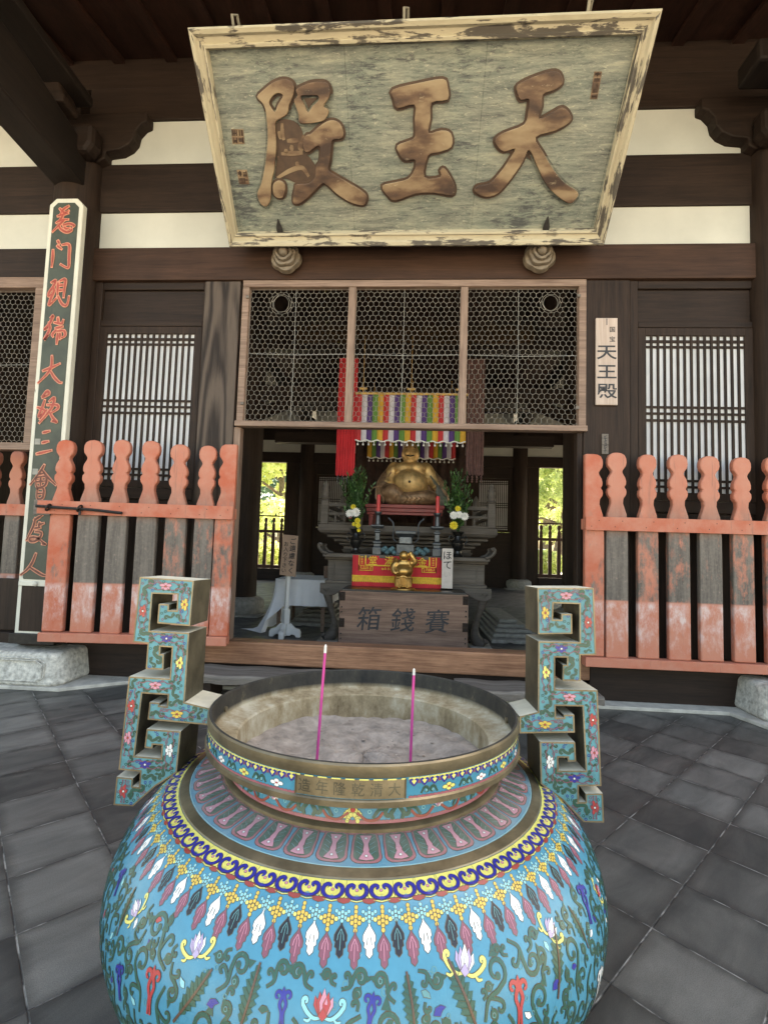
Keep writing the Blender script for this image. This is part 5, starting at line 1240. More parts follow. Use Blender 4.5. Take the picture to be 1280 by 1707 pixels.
for i in range(13):
    a = -1.25+2.5*i/12; q.tube([(fx+FS*.19*math.sin(a), fyy-FS*.17*math.cos(a), fz+FS*.31), (fx+FS*.20*math.sin(a), fyy-FS*.165*math.cos(a), fz+FS*.17), (fx+FS*.205*math.sin(a), fyy-FS*.16*math.cos(a), fz+FS*.06)], [.009, .013, .010], 7)
q.build('robe_folds', m_gold2, t, smooth=True)
q = MB(); q.tube([(fx+FS*.18*math.sin(a), fyy-FS*.215*math.cos(a*.8), fz+FS*(.30+.03*math.cos(a*3))) for a in np.linspace(-1.3, 1.3, 16)], .010, 7); q.build('sash', m_gold2, t, smooth=True)
q = MB()
for sx in (-1, 1): q.tube([(fx+sx*FS*.028, fyy-FS*.103, fz+FS*.852), (fx+sx*FS*.05, fyy-FS*.096, fz+FS*.858), (fx+sx*FS*.07, fyy-FS*.083, fz+FS*.848)], .0035, 6)
q.tube([(fx-FS*.04, fyy-FS*.106, fz+FS*.768), (fx, fyy-FS*.113, fz+FS*.755), (fx+FS*.04, fyy-FS*.106, fz+FS*.768)], .0042, 6); q.ball((fx, fyy-FS*.197, fz+FS*.40), .006, 8)
q.build('face', m_iron, t, smooth=True)
MB().lathe([(.165, .0), (.16, .012), (.14, .014)], 24, (fx, fyy-.01, fz-.002)).build('base', m_fig, t, smooth=True)

c0, c1 = fy(737, 914, 6.46), fy(754, 976, 6.46)
t = thing('name_card', 'narrow pale wooden card with two black kana beside the figurine', 'sign', (float(c0[0]+c1[0])/2, 6.46, .918)); hw = float(c1[0]-c0[0])/2; hh = float(c0[2])-.918
MB().box(-hw, hw, 0, .02, 0, hh).build('board', flat('pale_grey_wood', (.50, .44, .40), .7, 0, .12, 14), t, local=True, bevel=.003)
MB().box(-hw*1.1, hw*1.1, .0, .08, -.0, .02).build('foot', m_woodX, t, local=True)
write(t, 'ほて', 0, hh*.83, .125, -.002, m_ink, dz=-hh*.23, bold=.012)
write(t, 'い', 0, hh*.37, .10, -.002, flat('washed_out_ink', (.40, .35, .32), .7, 0, .1, 10, 0), bold=.0)

# ================================================================ altar
AX = -.10; AY = 6.72
alt = thing('altar', 'grey brown carved wooden altar with railings and curved legs under the golden statue', 'altar', (AX, AY, .1))
def tier(name, prof, y0, y1, mat=m_altar, par=alt, bev=.006):
    """stepped block: prof = [(half width, z)]; the front steps with it"""
    q = MB(); w0 = max(p[0] for p in prof)
    for (wa, za), (wb, zb3) in zip(prof[:-1], prof[1:]):
        da, db = w0-wa, w0-wb
        q.add([(AX-wa, y0+da, za), (AX+wa, y0+da, za), (AX+wa, y1-da, za), (AX-wa, y1-da, za), (AX-wb, y0+db, zb3), (AX+wb, y0+db, zb3), (AX+wb, y1-db, zb3), (AX-wb, y1-db, zb3)],
              [(0, 1, 5, 4), (1, 2, 6, 5), (2, 3, 7, 6), (3, 0, 4, 7)]+([(3, 2, 1, 0)] if za == prof[0][1] else [])+([(4, 5, 6, 7)] if zb3 == prof[-1][1] else []))
    return q.build(name, mat, par, bevel=bev, clean=True)
tier('frieze', [(1.12, .93), (1.12, .97), (1.09, .975), (1.09, 1.255), (1.13, 1.262), (1.13, 1.30)], AY, 9.0)
pan = MB()
for k in range(4): 
    xa = AX-1.0+k*.51
    for a, b, c, e in ((xa, xa+.46, 1.00, 1.012), (xa, xa+.46, 1.21, 1.222), (xa, xa+.012, 1.012, 1.21), (xa+.448, xa+.46, 1.012, 1.21)): pan.box(a, b, AY+.022, AY+.035, c, e)
pan.build('frieze_moulding', m_altar, alt)
# apron with a scalloped lower edge
ap = [(-1.18, .93), (-1.18, .80), (-1.10, .755), (-.98, .77), (-.86, .845), (-.6, .875), (-.3, .865), (0, .835), (.3, .865), (.6, .875), (.86, .845), (.98, .77), (1.10, .755), (1.18, .80), (1.18, .93)]
MB().prism(ap, lambda a, b, d: (AX+a, d, b), AY-.02, AY+.04).build('apron', m_altar, alt, bevel=.008)
for sx in (-1, 1):
    q = MB(); pts = [(1.09, .86), (1.06, .70), (1.0, .50), (.97, .34), (1.0, .22), (1.07, .16)]
    q.tube([(AX+sx*a, AY+.05, b) for a, b in smooth_open(pts, 4)], [.085-.045*math.sin(math.pi*min(1, i/16)) for i in range(21)], 12); 
    q.build('leg', m_altar, alt, smooth=True); q = MB(); q.tube([(AX+sx*a, 8.9, b) for a, b in smooth_open(pts, 4)], [.085-.045*math.sin(math.pi*min(1, i/16)) for i in range(21)], 12)
    q.build('leg', m_altar, alt, smooth=True)
    q = MB(); q.tube([(AX+sx*(1.02), AY+.02, .22), (AX+sx*1.09, AY, .17), (AX+sx*1.13, AY, .21), (AX+sx*1.09, AY, .245)], [.05, .05, .04, .02], 10); q.build('scroll_foot', m_altar, alt, smooth=True)
    MB().box(AX+sx*1.04-.15, AX+sx*1.04+.15, AY-.1, AY+.2, .1, .155).build('plinth_block', m_stone2, alt, bevel=.01)
MB().box(AX-.95, AX+.95, AY+.35, 8.9, .1, .14).build('under_board', m_woodX, alt)
# low table top with rolled ends
q = MB(); q.box(AX-1.14, AX+1.14, AY-.10, 7.1, 1.302, 1.348)
for sx in (-1, 1): q.tube([(AX+sx*a, AY-.10, b) for a, b in smooth_open([(1.08, 1.345), (1.15, 1.37), (1.20, 1.43), (1.19, 1.475), (1.155, 1.46)], 4)], .022, 8).tube([(AX+sx*a, 7.1, b) for a, b in smooth_open([(1.08, 1.345), (1.15, 1.37), (1.20, 1.43), (1.19, 1.475)], 4)], .022, 8)
for sx in (-1, 1):
    pp = smooth_open([(1.10, 1.345), (1.16, 1.37), (1.205, 1.43), (1.19, 1.48)], 4)
    for (a, b), (c, e) in zip(pp[:-1], pp[1:]): q.add([(AX+sx*a, AY-.1, b), (AX+sx*c, AY-.1, e), (AX+sx*c, 7.1, e), (AX+sx*a, 7.1, b)], [(0, 1, 2, 3)])
q.build('table_top', m_altar, alt, smooth=True)
UY = 7.0
tier('waist', [(.96, 1.35), (.99, 1.40), (.96, 1.405), (.96, 1.45), (1.02, 1.47), (1.02, 1.50), (1.09, 1.52), (1.09, 1.555), (1.18, 1.58), (1.18, 1.615), (1.27, 1.64), (1.30, 1.68), (1.30, 1.765)], UY, 8.95)
for sx in (-1, 1):
    rail = MB()
    for y in (UY+.09, 8.85):
        rp = MB().box(AX+sx*1.22-.055, AX+sx*1.22+.055, y-.055, y+.055, 1.767, 2.13).build('rail_post', m_altar, alt, bevel=.01)
        MB().lathe([(.055, 2.13), (.07, 2.15), (.05, 2.18), (.062, 2.23), (.05, 2.29), (.055, 2.32), (.03, 2.38), (.0, 2.43)], 14, (AX+sx*1.22, y, 0)).build('finial', m_altar, rp, smooth=True)
    a, b = sorted((AX+sx*1.165, AX+sx*.74))
    rail.box(a, b, UY+.055, UY+.125, 2.03, 2.085).box(a, b, UY+.06, UY+.12, 1.905, 1.945).box(a, b, UY+.06, UY+.12, 1.769, 1.80)
    for k in range(2): rail.box(a+.13*k+.09, a+.13*k+.12, UY+.07, UY+.11, 1.80, 1.905)
    e = AX+sx*.70; rail.box(e-.04, e+.04, UY+.05, UY+.13, 1.767, 2.10)
    rail.box(AX+sx*1.22-.03, AX+sx*1.22+.03, UY+.15, 8.79, 2.03, 2.085).box(AX+sx*1.22-.03, AX+sx*1.22+.03, UY+.15, 8.79, 1.905, 1.945)
    rail.build('railing', m_altar, alt, bevel=.005)

t = thing('statue_bench', 'dark red lacquered bench carrying the golden statue on the altar', 'bench', (AX, 7.4, 1.767))
MB().box(AX-.66, AX+.56, 7.42, 8.5, 2.06, 2.115).build('seat_board', m_redlac, t, bevel=.006)
MB().box(AX-.64, AX+.54, 7.44, 7.50, 2.0, 2.058).build('upper_moulding', m_redlac, t, bevel=.006); MB().box(AX-.63, AX+.53, 7.46, 7.50, 1.955, 1.998).build('lower_moulding', m_redlac, t, bevel=.006)
for x in (AX-.6, AX+.44):
    for y in (7.47, 8.4): MB().box(x, x+.06, y, y+.05, 1.767, 1.953 if y < 8 else 2.058).build('leg', m_redlac, t)

# seated golden statue
sx_, sy_, sz_ = -.085, 7.86, 2.12
st_t = thing('seated_statue', 'large golden laughing monk statue sitting with bare belly on the altar', 'statue', (sx_, sy_, sz_)); b_ = (sx_, sy_, sz_)
blob('body', [('e', (0, -.10, .36), (.285, .25, .24)), ('e', (0, -.05, .30), (.30, .25, .2)), ('e', (0, .02, .58), (.27, .19, .17)), ('e', (-.11, -.10, .62), (.14, .10, .10)), ('e', (.11, -.10, .62), (.14, .10, .10)), ('e', (-.25, .03, .62), (.12, .12, .12)), ('e', (.25, .03, .62), (.12, .12, .12)),
    ('e', (0, .0, .74), (.11, .11, .08)), ('e', (0, -.02, .89), (.132, .135, .145)), ('e', (0, -.02, .955), (.118, .122, .108)), ('e', (-.055, -.085, .855), (.062, .062, .058)), ('e', (.055, -.085, .855), (.062, .062, .058)), ('e', (0, -.135, .865), (.028, .032, .026)), ('e', (0, -.075, .79), (.075, .06, .045)),
    ('e', (-.125, 0, .86), (.022, .04, .085)), ('e', (.125, 0, .86), (.022, .04, .085)), ('t', [(-.27, .02, .62), (-.35, -.03, .45), (-.38, -.14, .33)], [.11, .095, .08]), ('t', [(.27, .02, .62), (.37, -.02, .45), (.45, -.12, .30)], [.11, .095, .08])],
    m_gold, st_t, .017, 5, b_, 1.0)
blob('robe', [('t', [(-.30, .06, .60), (-.39, -.02, .44), (-.42, -.08, .30), (-.40, -.05, .12)], [.09, .11, .13, .16]), ('t', [(.30, .06, .60), (.42, .0, .42), (.50, -.06, .26), (.50, -.06, .10)], [.09, .11, .13, .15]),
    ('t', [(-.36, -.10, .18), (-.28, -.27, .20), (-.16, -.32, .12)], [.15, .145, .11]), ('t', [(-.26, -.26, .10), (.02, -.34, .10), (.26, -.31, .12), (.36, -.18, .13)], [.10, .11, .125, .12]), ('e', (0, .12, .25), (.42, .22, .26)), ('e', (.20, -.33, .12), (.16, .11, .105)), ('e', (-.28, -.28, .07), (.10, .10, .07))],
    m_robe, st_t, .018, 4, b_, 1.0)
q = MB(); rnd = random.Random(2)
for k in range(9):
    a = k/8; q.tube([(sx_+.33+.12*a, sy_-.10-.05*math.sin(a*3), sz_+.50-.03*k), (sx_+.45+.10*a, sy_-.20, sz_+.33-.02*k), (sx_+.42+.16*a, sy_-.22, sz_+.14), (sx_+.40+.20*a, sy_-.20, sz_+.02)], [.012, .020, .024, .014], 7)
q.build('left_sleeve_folds', m_lotus, st_t, smooth=True)
q = MB()
for k in range(9):
    a = k/8; q.tube([(sx_-.30-.09*a, sy_-.10+.05*a, sz_+.55-.02*k), (sx_-.40-.06*a, sy_-.13+.04*a, sz_+.40-.015*k), (sx_-.47+.03*a, sy_-.17, sz_+.30-.03*k)], [.010, .018, .010], 7)
for k in range(7): q.tube([(sx_-.50+.05*k, sy_-.20-.03*k, sz_+.30-.005*k), (sx_-.47+.052*k, sy_-.26-.025*k, sz_+.17), (sx_-.46+.06*k, sy_-.27-.02*k, sz_+.03)], [.008, .016, .012], 7)
for k in range(5): q.tube([(sx_-.1+.06*k, sy_-.41, sz_+.18-.01*k), (sx_-.02+.07*k, sy_-.455, sz_+.10), (sx_-.10+.07*k, sy_-.44, sz_+.02)], [.008, .014, .010], 7)
q.tube([(sx_-.5, sy_-.2, sz_+.30), (sx_-.58, sy_-.22, sz_+.27), (sx_-.63, sy_-.22, sz_+.20), (sx_-.61, sy_-.22, sz_+.17)], [.014, .013, .011, .008], 7)
q.build('right_robe_folds', m_robe, st_t, smooth=True)
q = MB()
for s_ in (-1, 1):
    q.tube([(sx_+s_*.028, sy_-.128, sz_+.912), (sx_+s_*.055, sy_-.130, sz_+.922), (sx_+s_*.085, sy_-.108, sz_+.905)], .0065, 6); q.tube([(sx_+s_*.025, sy_-.126, sz_+.945), (sx_+s_*.06, sy_-.124, sz_+.962), (sx_+s_*.09, sy_-.10, sz_+.948)], .0055, 6)
q.tube([(sx_-.06, sy_-.126, sz_+.825), (sx_, sy_-.142, sz_+.808), (sx_+.06, sy_-.126, sz_+.825)], .011, 7); q.ball((sx_, sy_-.352, sz_+.365), .020, 10)
q.build('facial_features', m_iron, st_t, smooth=True)
q = MB(); q.tube([(sx_+.26*math.sin(a), sy_-.10-.245*math.cos(a), sz_+.165+.06*abs(math.sin(a))) for a in np.linspace(-1.4, 1.4, 18)], .018, 8)
for s_ in (-1, 1): q.tube([(sx_+s_*.10, sy_-.165, sz_+.60), (sx_+s_*.18, sy_-.16, sz_+.545), (sx_+s_*.25, sy_-.13, sz_+.52)], [.01, .02, .012], 8)
q.build('chest_folds', m_gold, st_t, smooth=True)

# ================================================================ hangings above the altar
def stripes(name, label, x0, x1, z0, z1, Y, cols, n, rodz=None):
    t = thing(name, label, 'curtain', ((x0+x1)/2, Y, z0)); w_ = (x1-x0)/n
    for i in range(n):
        xa = x0+w_*i; k = 5; q = MB()
        vs = [(xa+w_*j/k, Y+.012*math.cos(2*math.pi*(j/k))+.012*math.sin(i*1.3), z) for z in (z1, (z0+z1)/2, z0+.012*math.cos(math.pi*(i+j/k))) for j in range(k+1)]
        q.add(vs, [(r*(k+1)+j, (r+1)*(k+1)+j, (r+1)*(k+1)+j+1, r*(k+1)+j+1) for r in range(2) for j in range(k)])
        q.build('strip', cols[i % len(cols)], t, smooth=True)
    q = MB(); q.tube([(x0+(x1-x0)*i/60, Y-.012, z0+.012*math.cos(math.pi*n*i/60)) for i in range(61)], .010, 6)
    for i in range(n): q.ball((x0+w_*(i+.5), Y-.01, z0-.055), .016, 8).tube([(x0+w_*(i+.5), Y-.01, z0), (x0+w_*(i+.5), Y-.01, z0-.05)], .004, 5)
    q.build('beaded_hem', m_fw, t, smooth=True)
    q = MB(); q.box(x0-.02, x1+.02, Y-.02, Y+.02, z1, z1+.03)
    for f in (.06, .5, .94): q.box(x0+(x1-x0)*f-.06, x0+(x1-x0)*f+.06, Y-.03, Y-.021, z1+.07, z1+.10).box(x0+(x1-x0)*f-.005, x0+(x1-x0)*f+.005, Y-.01, Y, z1+.03, z1+.9)
    q.build('hanging_rod', m_gold2, t); return t
c_red, c_wht, c_pur, c_grn, c_yel = (flat('silk_'+n, c, .75, 0, .12, 6, .05) for n, c in (('red', (.50, .03, .035)), ('white', (.60, .57, .62)), ('purple', (.085, .035, .17)), ('green', (.11, .24, .05)), ('yellow', (.60, .33, .04))))
stripes('striped_valance', 'front five coloured striped silk valance with white beaded hem above the statue', -.905, .725, 3.02, 3.72, 7.05, [c_red, c_wht, c_pur, c_grn, c_yel], 20)
stripes('striped_valance', 'rear darker striped silk valance hanging lower behind the statue head', -.86, .70, 3.02, 3.52, 8.45, [c_yel, c_grn, c_pur, c_wht, c_red], 20)
def banner(label, x0, x1, z0, z1, Y, mat, bead):
    t = thing('hanging_banner', label, 'banner', ((x0+x1)/2, Y, z0)); n = 24
    def yf(i): return Y+.018*math.sin(i*1.9)*(1 if mat is m_brown_cl else .5)
    vs = [(x0+(x1-x0)*i/n, yf(i), z+(.012*math.cos(i*1.57) if z == z0 else 0)) for z in (z1, z0) for i in range(n+1)]
    MB().add(vs, [(i, n+1+i, n+2+i, i+1) for i in range(n)]).build('cloth', mat, t, smooth=True)
    for i in range(4):
        q = MB(); x = x0+(x1-x0)*(i+.5)/4; q.tube([(x, Y, z0), (x, Y, z0-.10)], .006, 5)
        for k in range(3): q.ball((x, Y, z0-.03-.035*k), .015, 8)
        q.build('bead_tassel', bead, t, smooth=True)
banner('red cloth banner with beaded hem hanging left of the striped valance', -1.19, -.905, 2.50, 4.3, 7.1, m_red, m_pewter)
banner('brown pleated brocade banner hanging right of the striped valance', .735, 1.0, 2.55, 4.3, 7.1, m_brown_cl, m_brown_cl)
t = thing('altar_curtain', 'dark brown draped curtain behind the statue', 'curtain', (AX, 8.7, 2))
vs = [(AX-1.0+2.0*i/60, 8.72+.03*math.sin(i*1.3), z) for z in (4.3, 1.9) for i in range(61)]
MB().add(vs, [(i, 61+i, 62+i, i+1) for i in range(60)]).build('cloth', flat('dark_brown_curtain', (.045, .022, .016), .85, 0, .4, 10), t, smooth=True)

# ================================================================ things on the altar table
def candlestick(x, label, lab2):
    y = 6.74; t = thing('candlestick', label, 'candlestick', (x, y, 1.35))
    q = MB(); c = (x, y, 1.35)
    q.lathe([(.085, 0), (.085, .10), (.065, .11), (.065, .15), (.08, .16), (.08, .18), (.045, .20)], 4, c)
    q.lathe([(.045, .20), (.045, .30), (.06, .31), (.06, .33), (.035, .34), (.035, .36), (.11, .37), (.125, .395), (.125, .41), (.04, .415)], 4, c)
    q.lathe([(.04, .415), (.032, .55), (.042, .56), (.055, .585), (.055, .60), (.0, .60)], 8, c)
    q.build('stand', m_pewter, t, bevel=.004)
    k = thing('candle', lab2, 'candle', (x, y, 1.95)); MB().lathe([(.025, 0), (.028, .22), (.024, .235), (.006, .24)], 16, (x, y, 1.95)).build('wax', m_candle, k, smooth=True)
    MB().tube([(x, y, 2.185), (x+.002, y, 2.21)], .003, 6).build('wick', m_black, k)
xl_, xr_ = float(fy(629, 900, 6.74)[0]), float(fy(728, 900, 6.74)[0])
candlestick(xl_, 'dark square pewter candlestick left of the small incense burner', 'red candle on the left candlestick')
candlestick(xr_, 'dark square pewter candlestick right of the small incense burner', 'red candle on the right candlestick')
xb = float(fy(676, 900, 6.74)[0]); t = thing('incense_burner', 'small dark square pewter incense burner with two tall curved handles', 'incense burner', (xb, 6.74, 1.35))
MB().lathe([(.13, .16), (.13, .24), (.15, .25), (.20, .30), (.20, .335), (.17, .34), (.17, .32)], 4, (xb, 6.74, 1.35)).build('bowl', m_pewter, t, bevel=.006)
MB().box(xb-.08, xb+.08, 6.74-.155, 6.74-.118, 1.515, 1.6).build('front_panel', flat('pale_pewter', (.14, .15, .155), .45, .5, .3, 20), t, bevel=.003)
MB().box(xb-.15, xb+.15, 6.60, 6.88, 1.35, 1.375).box(xb-.12, xb+.12, 6.64, 6.84, 1.376, 1.50).build('stand', m_pewter, t, bevel=.004)
for s_ in (-1, 1):
    MB().tube([(xb+s_*a, 6.72, 1.35+b) for a, b in smooth_open([(.13, .18), (.175, .24), (.17, .38), (.19, .46), (.235, .50), (.245, .52)], 4)], .011, 8).build('handle', m_pewter, t, smooth=True)
    q = MB()
    for k in range(7): q.ball((xb+s_*(.15+.025*k), 6.58+.01*(k % 2), 1.385+.03*((k*3) % 4)*.6), .035, 8, sz=(1, .6, 1))
    q.build('blue_dragon_foot', flat('verdigris', (.05, .11, .125), .6, .2, .4, 25), t, smooth=True)

def bouquet(px_, label, lab2, spots_, mirror):
    x, y = float(fy(px_, 900, 6.8)[0]), 6.8
    v = thing('flower_vase', label, 'vase', (x, y, 1.35))
    MB().lathe([(.075, 0), (.08, .02), (.05, .05), (.045, .08), (.085, .14), (.09, .19), (.05, .24), (.042, .29), (.075, .335), (.10, .35), (.09, .352), (.06, .30)], 20, (x, y, 1.35)).build('vase_body', m_black, v, smooth=True)
    for s_ in (-1, 1): MB().tube([(x+s_*a, y, 1.35+b) for a, b in smooth_open([(.045, .26), (.11, .29), (.125, .22), (.085, .17)], 4)], .009, 8).build('vase_ear', m_black, v, smooth=True)
    f = thing('flower_arrangement', lab2, 'flowers', (x, y, 1.68)); q = MB(); rnd = random.Random(int(px_)); stems = MB()
    for k in range(30):                                                # sprigs that fan out from the vase mouth
        a = rnd.uniform(0, 2*math.pi); tl_ = rnd.uniform(.02, .36) if k > 5 else rnd.uniform(0, .10); ln = rnd.uniform(.38, .92)*(1-.45*tl_) if k > 5 else rnd.uniform(.8, .95)
        d0 = Vector((math.sin(tl_)*math.cos(a), math.sin(tl_)*math.sin(a)*.8-.05, math.cos(tl_))); bend = Vector((math.cos(a), math.sin(a), -.35))*rnd.uniform(.0, .09)
        nl = int(11+18*ln)
        for i in range(nl):
            t = .22+.78*i/(nl-1); o = Vector((x, y-.02, 1.66))+d0*ln*t+bend*t*t; b2 = rnd.uniform(0, 6.3)
            dv = (d0*.75+Vector((math.cos(b2), math.sin(b2), .15))*(.75 if i < nl-2 else .15)).normalized(); L_ = rnd.uniform(.055, .10)*(1-.3*t); w_ = L_*rnd.uniform(.17, .27)
            sd_ = dv.cross(Vector((rnd.uniform(-1, 1), rnd.uniform(-1, 1), rnd.uniform(-1, 1)))).normalized(); nn = dv.cross(sd_)*.012
            q.add([o, o+dv*L_*.45+sd_*w_+nn, o+dv*L_, o+dv*L_*.45-sd_*w_+nn, o+dv*L_*.5-nn*.4], [(0, 1, 4), (1, 2, 4), (2, 3, 4), (3, 0, 4)], rnd.choice((0, 0, 1)))
    q.build('foliage', [m_leafd, flat('mid_green_leaves', (.045, .115, .025), .5, 0, .5, 9, 0)], f)
    for k in range(9): 
        a = k*2.4; stems.tube([(x, y, 1.62), (x+.05*math.cos(a), y+.05*math.sin(a), 1.95), (x+.10*math.cos(a), y+.09*math.sin(a), 2.3)], [.007, .006, .003], 5)
    stems.build('stems', m_leafd, f)
    for u, vv, kind, r in spots_:
        c = fy(u, vv, y-.26); q = MB(); m = {'w': m_fw, 'y': m_fy, 'r': m_redlac}[kind]; rr = r
        for ring_, (n, el) in enumerate(((14, .15), (11, .5), (8, .85), (4, 1.2))):
            for i in range(n):
                a = 2*math.pi*i/n+ring_*.3; L_ = rr*(1-.13*ring_); d1 = Vector((math.cos(a)*math.cos(el), -math.sin(el), math.sin(a)*math.cos(el))); t1 = Vector((-math.sin(a), 0, math.cos(a)))*rr*.22; o = Vector(c)
                q.add([o, o+d1*L_*.6+t1, o+d1*L_+Vector((0, -.004, 0)), o+d1*L_*.6-t1], [(0, 1, 2, 3)])
        q.ball(tuple(c), rr*.35, 8); q.build('flower', m, f)
bouquet(593, 'black lacquered vase with two ears left of the altar candles', 'tall green foliage with white and yellow chrysanthemums in the left vase',
        [(583, 856, 'w', .062), (593, 854, 'w', .07), (589, 845, 'y', .042), (596, 868, 'y', .045), (590, 874, 'y', .032), (597, 876, 'y', .04), (598, 884, 'y', .03), (584, 862, 'r', .03)], False)
bouquet(763, 'black lacquered vase with two ears right of the altar candles', 'tall green foliage with three white and one big yellow bloom in the right vase',
        [(756, 859, 'w', .06), (765, 858, 'w', .055), (774, 861, 'w', .06), (756, 876, 'y', .062), (763, 848, 'y', .045)], True)
# ================================================================ white sign stand and cloth-covered table
sy2 = 7.02; sxp = float(fy(474, 1050, sy2)[0]); t = thing('sign_stand', 'white sign stand with slanted wooden board of brush writing beside the white table', 'sign', (sxp, sy2, .1))
c0, c1, c2, c3 = fy(472.5, 891, sy2), fy(497, 893, sy2), fy(492.5, 962, sy2), fy(466, 958, sy2)
MB().add([tuple(p) for p in (c3, c2, c1, c0)]+[tuple(p+np.array([0, .025, 0])) for p in (c3, c2, c1, c0)], [(0, 1, 2, 3), (7, 6, 5, 4), (0, 4, 5, 1), (1, 5, 6, 2), (2, 6, 7, 3), (3, 7, 4, 0)]).build('sign_board', flat('tan_sign_wood', (.36, .235, .165), .65, 0, .15, 5), t, bevel=.004)
pt = fy(479, 960, sy2); pb2 = fy(473, 1056, sy2)
MB().tube([(pt[0], sy2+.06, pt[2]+.15), (sxp, sy2+.05, .45)], .036, 4).build('post', m_white, t, bevel=.004)
MB().tube([(sxp, sy2+.05, .5), (sxp, sy2+.05, .14)], .062, 4).build('lower_post', m_white, t, bevel=.004)
for dx, dy in ((1, 0), (-1, 0), (0, 1), (0, -1)):
    po = [(.0, .12), (.0, .30), (.08, .29), (.14, .23), (.21, .21), (.23, .17), (.23, .10), (.17, .10), (.15, .13), (.10, .14), (.08, .12)]
    MB().prism(po, (lambda a, b, d: (sxp+dx*a, sy2+.05+d, b)) if dx else (lambda a, b, d: (sxp+d, sy2+.05+dy*a, b)), -.035, .035).build('foot', m_white, t, bevel=.006)
bz = (c0+c1+c2+c3)/4; ux = (c1-c0)/np.linalg.norm(c1-c0); uz = (c0-c3)/np.linalg.norm(c0-c3)
def bwrite(s, off, size, top, step):
    q = MB()
    for i, ch in enumerate(s):
        vs, fs = glyph(ch, size, .012); o = bz+ux*off+uz*(top-step*i)
        q.add([tuple(o+ux*x+uz*y+np.array([0, -.004, 0])) for x, y, z in vs], fs)
    q.build('lettering', m_ink, t)
bwrite('ご遠慮なく', .045, .098, .215, .108); bwrite('お入り下さい', -.055, .075, .165, .078)

tx0, tx1, ty0, ty1, tz = -2.14, -1.34, 7.55, 8.6, .90
t = thing('side_table', 'low wooden table hidden under a white cloth beside the altar', 'table', ((tx0+tx1)/2, (ty0+ty1)/2, .1))
MB().box(tx0, tx1, ty0, ty1, tz-.045, tz-.012).build('table_top', m_frame, t)
for x in (tx0+.05, tx1-.05):
    for y in (ty0+.05, ty1-.05): MB().box(x-.025, x+.025, y-.025, y+.025, .1, tz-.046).build('leg', m_frame, t)
t2 = thing('tablecloth', 'white cloth draped over the side table with one corner trailing on the floor', 'tablecloth', ((tx0+tx1)/2, (ty0+ty1)/2, tz))
n = 40; q = MB(); per = []
for i in range(n+1): per.append((tx1+.012, ty1-(ty1-ty0)*i/n, 1, 0))
for i in range(n+1): per.append((tx1-(tx1-tx0)*i/n, ty0-.012, 0, -1))
for i in range(n+1): per.append((tx0-.012, ty0+(ty1-ty0)*i/n, -1, 0))
vs = []; rows = 10
for r in range(rows+1):
    for i, (x, y, nx, ny) in enumerate(per):
        f = r/rows; drop = .40
        if i > 2*n: drop = .74
        k = max(0, 1-abs(i-(2*n+3))/9); drop += .32*k; out = (.018+.012*math.sin(i*.9)+.012*math.sin(i*.37))*f+(.30*k*f*f)
        nx2, ny2 = (nx-.6*k, ny-.5*k) if k else (nx, ny)
        vs.append((x+nx2*out, y+ny2*out, max(.112+.01*k*math.sin(i), tz-.008*(r > 0)-drop*f)))
m_ = len(per); q.add(vs, [(r*m_+i, (r+1)*m_+i, (r+1)*m_+i+1, r*m_+i+1) for r in range(rows) for i in range(m_-1)])
q.add([(tx0-.014, ty0-.014, tz), (tx1+.014, ty0-.014, tz), (tx1+.014, ty1, tz), (tx0-.014, ty1, tz)], [(0, 1, 2, 3)]); q.build('cloth', m_cloth, t2, smooth=True, angle=60)
for (u, v, lab, mat, h, r) in ((548, 948, 'short pale ceramic cup on the white side table', m_pale, .12, .045), (559, 944, 'taller brown bamboo cup on the white side table beside the altar', m_frame, .2, .05)):
    p = fy(u, v, 8.0); x = min(float(p[0]), tx1-.08); t = thing('cup', lab, 'cup', (x, 8.0, tz))
    MB().lathe([(r*.9, 0), (r, h*.2), (r, h), (r*.85, h), (r*.8, h*.3)], 16, (x, 8.0, tz+.001)).build('cup_body', mat, t, smooth=True)

for x, lab in ((1.60, 'stepped pale stone slab with scalloped edge on the hall floor right of the altar'), (-1.62, 'stepped pale stone slab on the hall floor under the white side table')):
    t = thing('stone_slab', lab, 'stone', (x, 8.4, .1)); y0 = 7.3 if x > 0 else 8.05
    for k in range(5):
        a = .42-.05*k; MB().box(x-a, x+a-.04*k*(x > 0), y0+.12*k, 9.2, .1+.055*k, .153+.055*k).build('course', m_stone2, t, bevel=.012)
    MB().prism([(x-.42, .153), (x-.42, .10), (x-.2, .10), (x-.16, .125), (x-.1, .10), (x+.42, .10), (x+.42, .153)], lambda a, b, d: (a, d, b), y0-.05, y0-.001).build('scalloped_edge', m_stone2, t, bevel=.006)
# ================================================================ sunlit garden behind the hall
m_bark = flat('grey_brown_bark', (.13, .10, .075), .9, var=.4, sc=10, bmp=.5)
def leafmat(name, c):
    m, N, L, b = newmat(name); v = coord(N, L); n = noise(N, L, v, 1.3, 4); L.new(ramp(N, L, n, [(.3, tuple(x*.6 for x in c)), (.7, tuple(x*1.3 for x in c))]), b.inputs['Base Color'])
    b.inputs['Roughness'].default_value = .6; tr = N.new('ShaderNodeBsdfTranslucent'); tr.inputs[0].default_value = (*[min(1, x*1.8) for x in c], 1); mx = N.new('ShaderNodeMixShader'); mx.inputs[0].default_value = .5
    L.new(b.outputs[0], mx.inputs[1]); L.new(tr.outputs[0], mx.inputs[2]); L.new(mx.outputs[0], N['Material Output'].inputs[0]); return m
lm = [leafmat('yellow_green_leaves', (.44, .48, .20)), leafmat('fresh_green_leaves', (.34, .40, .17)), leafmat('deep_green_leaves', (.10, .17, .10))]
